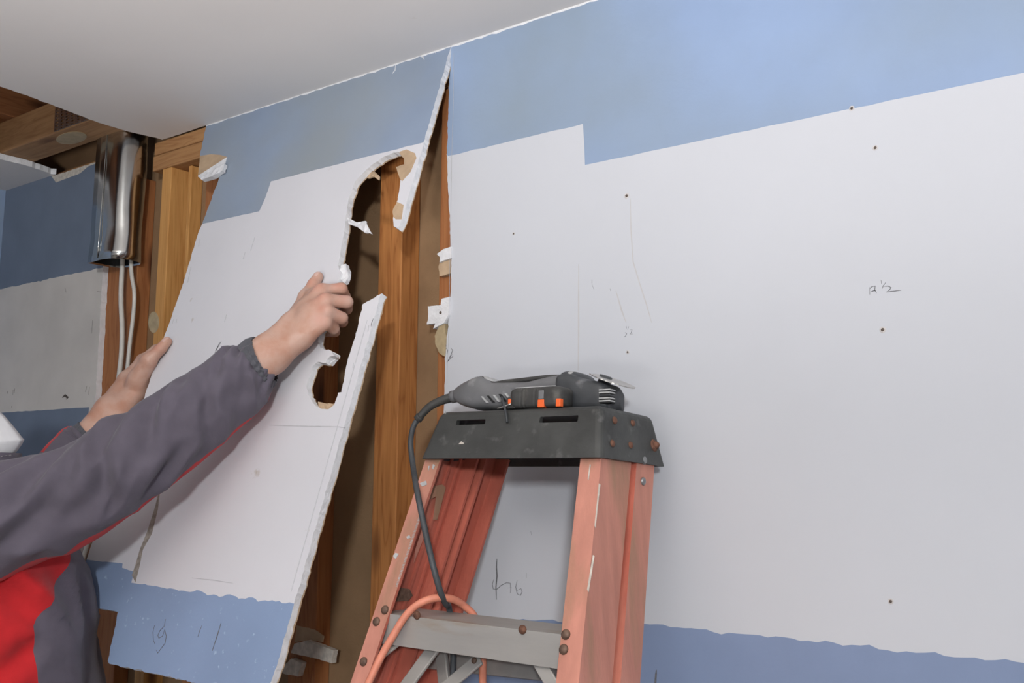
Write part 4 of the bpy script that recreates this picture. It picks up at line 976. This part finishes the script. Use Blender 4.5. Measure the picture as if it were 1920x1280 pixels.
hand_l += finger(nL, lh(300, 712, -.042), lh(318, 708, -.034), lh(332, 706, -.029), .0110, .0098, .0088, .0078)
lCM, lMC, lIP, lTP = lh(258, 710, .012), lh(279, 676, .018), lh(301, 654, .0145), lh(313, 640.5, .0105)
hand_l += [('c', lCM, lMC, .0190, .0150, .012), ('c', lMC, lIP, .0142, .0112, .006), ('c', lIP, lTP, .0115, .0104, .004), ('c', lMC, nI, .0110, .0110, .012)]
Vl, Fl = surface_net(hand_l, .0018)
add_part(Vl, Fl)
# ---- head and neck
mtip = at(38, 830, 1.80)
hc = mtip - PF * .143 + PU * .026
lookup = math.radians(12)
HF = PF * math.cos(lookup) + PU * math.sin(lookup); HU = -PF * math.sin(lookup) + PU * math.cos(lookup)
hp = lambda f_, r_, u_: hc + HF * f_ + PR * r_ + HU * u_
AX = (HF, PR, HU)
head = [('e', hp(-.012, 0, .035), AX, (.098, .077, .095), .01), ('e', hp(.022, 0, -.035), AX, (.068, .060, .085), .03), ('c', hp(.045, 0, -.085), hp(.06, 0, -.09), .03, .026, .03),
        ('c', hp(.083, 0, .018), hp(.105, 0, -.012), .009, .014, .015), ('c', hp(.074, -.04, .03), hp(.082, .04, .03), .012, .012, .012), ('e', hp(.080, .032, .012), AX, (.012, .015, .012), .004), ('e', hp(.080, -.032, .012), AX, (.012, .015, .012), .004),
        ('c', hp(.082, -.022, -.052), hp(.082, .022, -.052), .008, .008, .008),
        ('e', hp(-.005, .079, .0), AX, (.018, .008, .032), .006), ('e', hp(-.005, -.079, .0), AX, (.018, .008, .032), .006),
        ('c', hp(-.025, 0, -.05), bp(-.01, 0, SZ + .03), .056, .060, .03), ('c', bp(-.01, 0, SZ + .03), bp(0, 0, SZ - .10), .06, .10, .05),
        ('c', bp(0, -.15, SZ - .02), bp(0, .15, SZ - .02), .055, .055, .05)]
Vh, Fh = surface_net(head, .005, .02); add_part(Vh, Fh)
# ---- trunk and legs (inside the clothes)
trunk = [('c', bp(0, 0, SZ - .12), bp(0, 0, 1.0), .115, .12, .04), ('c', bp(0, -.07, SZ - .15), bp(0, -.05, 1.0), .11, .11, .04), ('c', bp(0, .07, SZ - .15), bp(0, .05, 1.0), .11, .11, .04)]
for s_ in (-1, 1):
    trunk += [('c', bp(0, .09 * s_, .93), bp(.02, .10 * s_, .50), .085, .058, .03), ('c', bp(.02, .10 * s_, .50), bp(0, .11 * s_, .09), .056, .040, .02)]
sr_ = shoulder_r; el_r = at(190, 915, 1.66)
trunk += [('c', bp(0, .15, SZ - .03), sr_, .055, .055, .03), ('c', sr_, el_r, .052, .042, .02), ('c', el_r, fa3, .042, .038, .01)]
sl_ = bp(.02, -.20, SZ - .01); el_l = at(20, 915, 1.90)
trunk += [('c', bp(0, -.15, SZ - .03), sl_, .055, .055, .03), ('c', sl_, el_l, .052, .042, .02), ('c', el_l, Lf3, .042, .038, .01)]
Vt, Ft = surface_net(trunk, .012, .03); add_part(Vt, Ft)
V = np.concatenate(parts_v); Fq = np.concatenate(parts_f)
me = bpy.data.meshes.new('body'); me.from_pydata(V.tolist(), [], Fq.tolist()); me.polygons.foreach_set('use_smooth', [True] * len(me.polygons))
# smooth out grid stepping
bm = bmesh.new(); bm.from_mesh(me)
for _ in range(2): bmesh.ops.smooth_vert(bm, verts=bm.verts, factor=.5, use_axis_x=True, use_axis_y=True, use_axis_z=True)
bmesh.ops.recalc_face_normals(bm, faces=bm.faces); bm.to_mesh(me); bm.free()
V = np.empty(len(me.vertices) * 3); me.vertices.foreach_get('co', V); V = V.reshape(-1, 3)
fl_ = np.zeros(len(V)); na_ = np.zeros(len(V))
for p_, r_ in [(mI, .013), (mM, .014), (mR, .013), (mL, .013), (rh(640, 541, .008), .012), (rh(650, 566, .006), .012), (rh(641, 596, .006), .012), (tIP, .012), (lIP, .012)]:
    fl_ = np.maximum(fl_, .45 * np.exp(-(np.linalg.norm(V - (p_ + PN * .012), axis=1) / r_) ** 2))
for p_, ax, nn in ((tTP, (tTP - tIP), PN), (lTP, (lTP - lIP), PN)):
    ax = ax / np.linalg.norm(ax); q_ = V - (p_ + ax * .001); s_ = np.cross(ax, nn)
    m_ = (np.abs(q_ @ ax) < .0068) & (np.abs(q_ @ s_) < .0062) & (q_ @ nn > .004); na_[m_] = .8
for nm, ar in (('flush', fl_), ('nail', na_)):
    a_ = me.attributes.new(nm, 'FLOAT', 'POINT'); a_.data.foreach_set('value', ar.astype(np.float32))
body_o = put('body', me, 'skin', person)

# ---- jacket
def sleeve(name, st, n, seg, red_fn, seed, amp, parent, mats, flat=.92, ruffle=0, folds=()):
    """st: [(top point, bottom point)] 3-D outline pairs along the arm"""
    T = catmull([s[0] for s in st], n); B = catmull([s[1] for s in st], n); rings = []
    c = [(t + b) / 2 for t, b in zip(T, B)]
    for i in range(n):
        ax = c[min(i + 1, n - 1)] - c[max(i - 1, 0)]; ax /= np.linalg.norm(ax)
        hv = (T[i] - B[i]) / 2; hv = hv - ax * (hv @ ax) * .3; R_ = np.linalg.norm(hv); sd = np.cross(ax, hv); sd = sd / np.linalg.norm(sd) * R_ * flat
        if sd @ fwd > 0: sd = -sd                      # sd points towards the viewer's side
        rg = []
        t = i / (n - 1)
        for k in range(seg):
            an = 2 * math.pi * k / seg; dirv = hv * math.cos(an) + sd * math.sin(an); p = c[i] + dirv; nn = dirv / np.linalg.norm(dirv)
            s_ = t * 9; vis = math.sin(an)
            f1 = noise.noise(Vector((s_ * .95 + 1.2 * math.cos(an) + seed, .8 * math.sin(an) + .9 * math.cos(an), seed)))
            f2 = noise.noise(Vector((s_ * .6 - 1.4 * math.cos(an) + seed * 2, 1.2 * math.sin(an), seed + 7)))
            ridge = 1 - abs(f1) * 2.4; edge_k = .16 + .84 * max(0.0, math.sin(an)) ** .7
            d_ = amp(t) * edge_k * (.85 * ridge + .8 * f2 + .15 * noise.noise(Vector((p[0] * 30, p[1] * 30, p[2] * 30 + seed))))
            for (ta, aa, tb, ab, dp, wd) in folds:
                q1 = np.array([ta * .62, aa * .48]); q2 = np.array([tb * .62, ab * .48]); qq = np.array([t * .62, an / (2 * math.pi) * .48]); e_ = q2 - q1
                h_ = min(1, max(0, float((qq - q1) @ e_ / (e_ @ e_)))); dd = float(np.linalg.norm(qq - q1 - e_ * h_)) / wd; k_ = math.sin(math.pi * (.12 + .76 * h_))
                d_ += dp * k_ * (math.exp(-dd * dd) * -1.0 + .55 * math.exp(-(dd - 1.7) ** 2))
            if ruffle: d_ += ruffle * math.sin(an * 22 + 2 * math.sin(3 * an))
            rg.append(p + nn * d_)
        rings.append(rg)
    return put(name, loft_mesh(name, rings, caps=False, mi_fn=lambda i, k: red_fn(i / n, (k + .5) / seg)), mats, parent)
def pair(xt, yt, xb, yb, d): return (at(xt, yt, d), at(xb, yb, d))
zsh = SZ + .045
# torso loft
def torso():
    lev = [(zsh + .075, .065, .070, -.01, 0), (zsh + .050, .070, .078, -.01, 0), (zsh + .018, .085, .12, -.01, 0), (zsh - .01, .105, .185, 0, 0), (zsh - .05, .125, .215, .005, 0), (zsh - .11, .150, .218, .012, 0), (zsh - .20, .168, .212, .022, 0),
           (1.22, .180, .208, .034, 0), (1.10, .188, .208, .046, 0), (.96, .192, .212, .052, 0), (.84, .190, .216, .052, 0)]
    L = catmull([np.array(l) for l in lev], 110); seg = 120; rings = []
    def warp(k, z):                                    # keep the red panel's borders on whole mesh columns
        e0 = math.radians(RED_EDGE(z)); e1 = math.radians(150)
        if k <= 20: return e0 * k / 20
        if k <= 50: return e0 + (e1 - e0) * (k - 20) / 30
        return e1 + (2 * math.pi - e1) * (k - 50) / 70
    for i, (z, a, b, o, _) in enumerate(L):
        rg = []
        for k in range(seg):
            an = warp(k, z); c_, s_ = math.cos(an), math.sin(an)         # an = 0 front, 90 deg = right side
            x = o + a * math.copysign(abs(c_) ** .85, c_); y = b * math.copysign(abs(s_) ** .85, s_)
            p = bp(x, y, z); nn = PF * c_ + PR * s_
            f = noise.noise(Vector((z * 9 + 2.2 * c_, 2.4 * s_ + z * 3, 3.3))); g = noise.noise(Vector((z * 4, 5 * an / 3, 8.0)))
            am = (.014 + .012 * max(0, s_)) * min(1, max(0, (zsh - z) / .15))
            cr = 0.0
            for (za, aa, zb_, ab, dp, wd) in ((1.34, 60, 1.22, 112, .016, .016), (1.27, 66, 1.08, 100, .015, .018), (1.36, 95, 1.26, 140, .014, .016), (1.18, 75, .98, 84, .012, .02)):
                q1 = np.array([za, aa / 57.3 * .2]); e_ = np.array([zb_, ab / 57.3 * .2]) - q1; qq = np.array([z, an * .2]); h_ = min(1, max(0, float((qq - q1) @ e_ / (e_ @ e_))))
                dd = float(np.linalg.norm(qq - q1 - e_ * h_)) / wd; cr += dp * math.sin(math.pi * (.1 + .8 * h_)) * (-math.exp(-dd * dd) + .6 * math.exp(-(dd - 1.7) ** 2))
            rg.append(p + nn * (am * ((1 - 2.4 * abs(f)) * .8 + .6 * g) + cr))
        rings.append(rg)
    def mi(i, k):
        return 1 if 20 <= k < 50 and L[i][0] < zsh - .04 else 0
    me = loft_mesh('jacket', rings, caps=False, mi_fn=mi); return me
def RED_EDGE(z): return 63.0 - 52.0 * min(1.0, max(0.0, (z - 1.36) / .13)) ** 1.3
jacket = put('jacket', torso(), ['jacket', 'jacket_red'], person)
st_r = [pair(451, 652, 502, 728, 1.745), pair(441, 648, 505, 741, 1.742), pair(416, 658, 490, 766, 1.735), pair(372, 691, 452, 800, 1.72), pair(320, 722, 405, 842, 1.705), pair(255, 769, 345, 890, 1.69),
        pair(190, 798, 265, 950, 1.675), pair(125, 838, 190, 1003, 1.655), pair(45, 862, 95, 1046, 1.635), pair(-45, 872, -15, 1088, 1.615), (bp(-.03, .165, zsh + .010), bp(-.02, .175, zsh - .19))]
def red_r(t, a):     # red underarm panel, thin towards the wrist
    w = .012 + .075 * max(0, t - .12) ** .8
    return 1 if .5 - w < a < .5 + .22 else 0
FOLDS_R = [(a_ * 1.0, b_, c_ * 1.0, d_, e_, f_) for a_, b_, c_, d_, e_, f_ in [(.42, .06, .52, .27, .010, .012), (.52, .04, .60, .20, .011, .013), (.60, .10, .66, .36, .012, .015), (.68, .05, .84, .24, .012, .014), (.74, .20, .92, .38, .013, .016), (.80, .06, .97, .20, .010, .012),
           (.30, .16, .40, .36, .008, .012), (.20, .10, .30, .22, .006, .010), (.05, .08, .15, .16, .005, .008), (.05, .22, .14, .27, .005, .008), (.04, .32, .13, .36, .005, .008), (.46, .34, .60, .42, .008, .012), (.12, .05, .20, .12, .006, .008)]]
sleeve('sleeve', st_r, 150, 128, red_r, 4.0, lambda t: .006 + .011 * min(1, t * 1.2), jacket, ['jacket', 'jacket_red'], folds=FOLDS_R)
st_c = [pair(480, 630, 514, 716, 1.745), pair(470, 633, 512, 722, 1.745), pair(460, 638, 509, 727, 1.745), pair(446, 650, 504, 734, 1.742)]
sleeve('cuff', st_c, 26, 176, lambda t, a: 0, 2.0, lambda t: .0012, jacket, ['cuff'], ruffle=.0017, flat=1.15)
st_l = [pair(132, 800, 186, 868, 1.985), pair(116, 805, 172, 886, 1.975), pair(95, 827, 155, 915, 1.955), pair(64, 856, 125, 955, 1.93), pair(20, 868, 90, 980, 1.90)]
sleeve('sleeve', st_l, 70, 96, lambda t, a: 1 if (a > .90 or a < .075) and t < .62 else 0, 9.0, lambda t: .002 + .006 * t, jacket, ['jacket', 'jacket_red'], flat=1.0)
st_u = [(sl_ + PU * .085 + PF * .02, sl_ - PU * .085), (at(45, 858, 1.93), at(60, 985, 1.93)), (at(60, 850, 1.945), at(118, 940, 1.945))]
sleeve('sleeve_upper', [(at(40, 862, 1.90), at(70, 990, 1.90)), (bp(.06, -.20, zsh + .015), bp(.03, -.22, zsh - .16)), (bp(-.02, -.15, zsh + .01), bp(-.03, -.16, zsh - .18))], 40, 80, lambda t, a: 0, 5.0, lambda t: .008, jacket, ['jacket'])
st_k = [pair(150, 790, 197, 847, 1.993), pair(142, 797, 191, 855, 1.99), pair(132, 802, 185, 866, 1.985)]
sleeve('cuff', st_k, 18, 140, lambda t, a: 0, 6.0, lambda t: .001, jacket, ['cuff'], ruffle=.0012, flat=1.0)
# ---- face mask: flat-fold respirator with a pointed front ridge
def face_mask():
    # sagittal outline (forward, up) of the folded front ridge and the cheek border it closes against
    ridge = [(.070, .030), (.098, .014), (.112, .004), (.126, -.020), (.139, -.046), (.141, -.052), (.130, -.066), (.110, -.084), (.088, -.098), (.066, -.104)]
    cheek = [(.062, .034), (.050, .022), (.040, .008), (.032, -.012), (.028, -.035), (.028, -.05), (.030, -.066), (.036, -.084), (.046, -.098), (.060, -.106)]
    RI = catmull([np.array(p) for p in ridge], 40); CH = catmull([np.array(p) for p in cheek], 40); V = []; Fc = []; m = 16
    for s_ in (1, -1):
        o = len(V)
        for i in range(40):
            for k in range(m + 1):
                t = k / m; f_, u_ = CH[i] * (1 - t) + RI[i] * t; e_ = math.sin(math.pi * i / 39) ** .5
                V.append(hp(f_, s_ * (.080 * e_ * (1 - t) ** .75 + .0006), u_))
        for i in range(39):
            for k in range(m):
                a_ = o + i * (m + 1) + k; Fc.append((a_, a_ + 1, a_ + m + 2, a_ + m + 1))
    me = mesh('face_mask', V, Fc, smooth=True); bm = bmesh.new(); bm.from_mesh(me); bmesh.ops.recalc_face_normals(bm, faces=bm.faces)
    bmesh.ops.solidify(bm, geom=list(bm.faces), thickness=.0015); bm.to_mesh(me); bm.free(); return me
mk = put('face_mask', face_mask(), 'mask', person)
for s_ in (1, -1):
    put('ear_loop', tube_mesh('ear_loop', [hp(.035, .079 * s_, .0), hp(.005, .086 * s_, .022), hp(-.022, .086 * s_, .0), hp(.0, .082 * s_, -.04), hp(.035, .078 * s_, -.07)], .0016, 24, 6), 'mask', mk)
seam_p = [hp(.075 + .006 * k, .0795 * (1 - (.045 + .006 * k) / .112) ** .62 + .001, -.075) for k in range(9)]
for k in range(8): put('stitch', tube_mesh('stitch', [seam_p[k], seam_p[k] * .45 + seam_p[k + 1] * .55], .0006, 3, 5), 'alu_dark', mk)
# ---- hair
Vx, Fx = surface_net([('e', hp(-.030, 0, .050), AX, (.094, .083, .092), .0), ('c', hp(-.075, 0, -.02), hp(-.07, 0, .02), .045, .06, .03)], .006, .02)
hm = bpy.data.meshes.new('hair'); hm.from_pydata(Vx.tolist(), [], Fx.tolist()); hm.polygons.foreach_set('use_smooth', [True] * len(hm.polygons))
for v_ in hm.vertices: v_.co += Vector((v_.co - Vector(hc)).normalized()) * .006 * noise.noise(v_.co * 60)
put('hair', hm, 'hair', person)
# ---- trousers and shoes
tr = [('c', bp(.02, -.06, .95), bp(.02, .06, .95), .135, .135, .03)]
for s_ in (-1, 1): tr += [('c', bp(.01, .09 * s_, .90), bp(.025, .10 * s_, .50), .108, .082, .03), ('c', bp(.025, .10 * s_, .50), bp(.0, .11 * s_, .09), .082, .068, .02)]
Vx, Fx = surface_net(tr, .012, .03); tm = bpy.data.meshes.new('trousers'); tm.from_pydata(Vx.tolist(), [], Fx.tolist()); tm.polygons.foreach_set('use_smooth', [True] * len(tm.polygons)); put('trousers', tm, 'trousers', person)
for s_ in (-1, 1):
    sh = [('c', bp(-.06, .11 * s_, .045), bp(.04, .112 * s_, .045), .042, .044, .02), ('c', bp(.04, .112 * s_, .042), bp(.15, .118 * s_, .036), .044, .034, .02), ('c', bp(-.02, .11 * s_, .06), bp(-.01, .11 * s_, .12), .045, .045, .03)]
    Vx, Fx = surface_net(sh, .007, .02); Vx[:, 2] = np.maximum(Vx[:, 2], .001)
    sm = bpy.data.meshes.new('shoe'); sm.from_pydata(Vx.tolist(), [], Fx.tolist()); sm.polygons.foreach_set('use_smooth', [True] * len(sm.polygons)); put('shoe', sm, 'shoe', person)
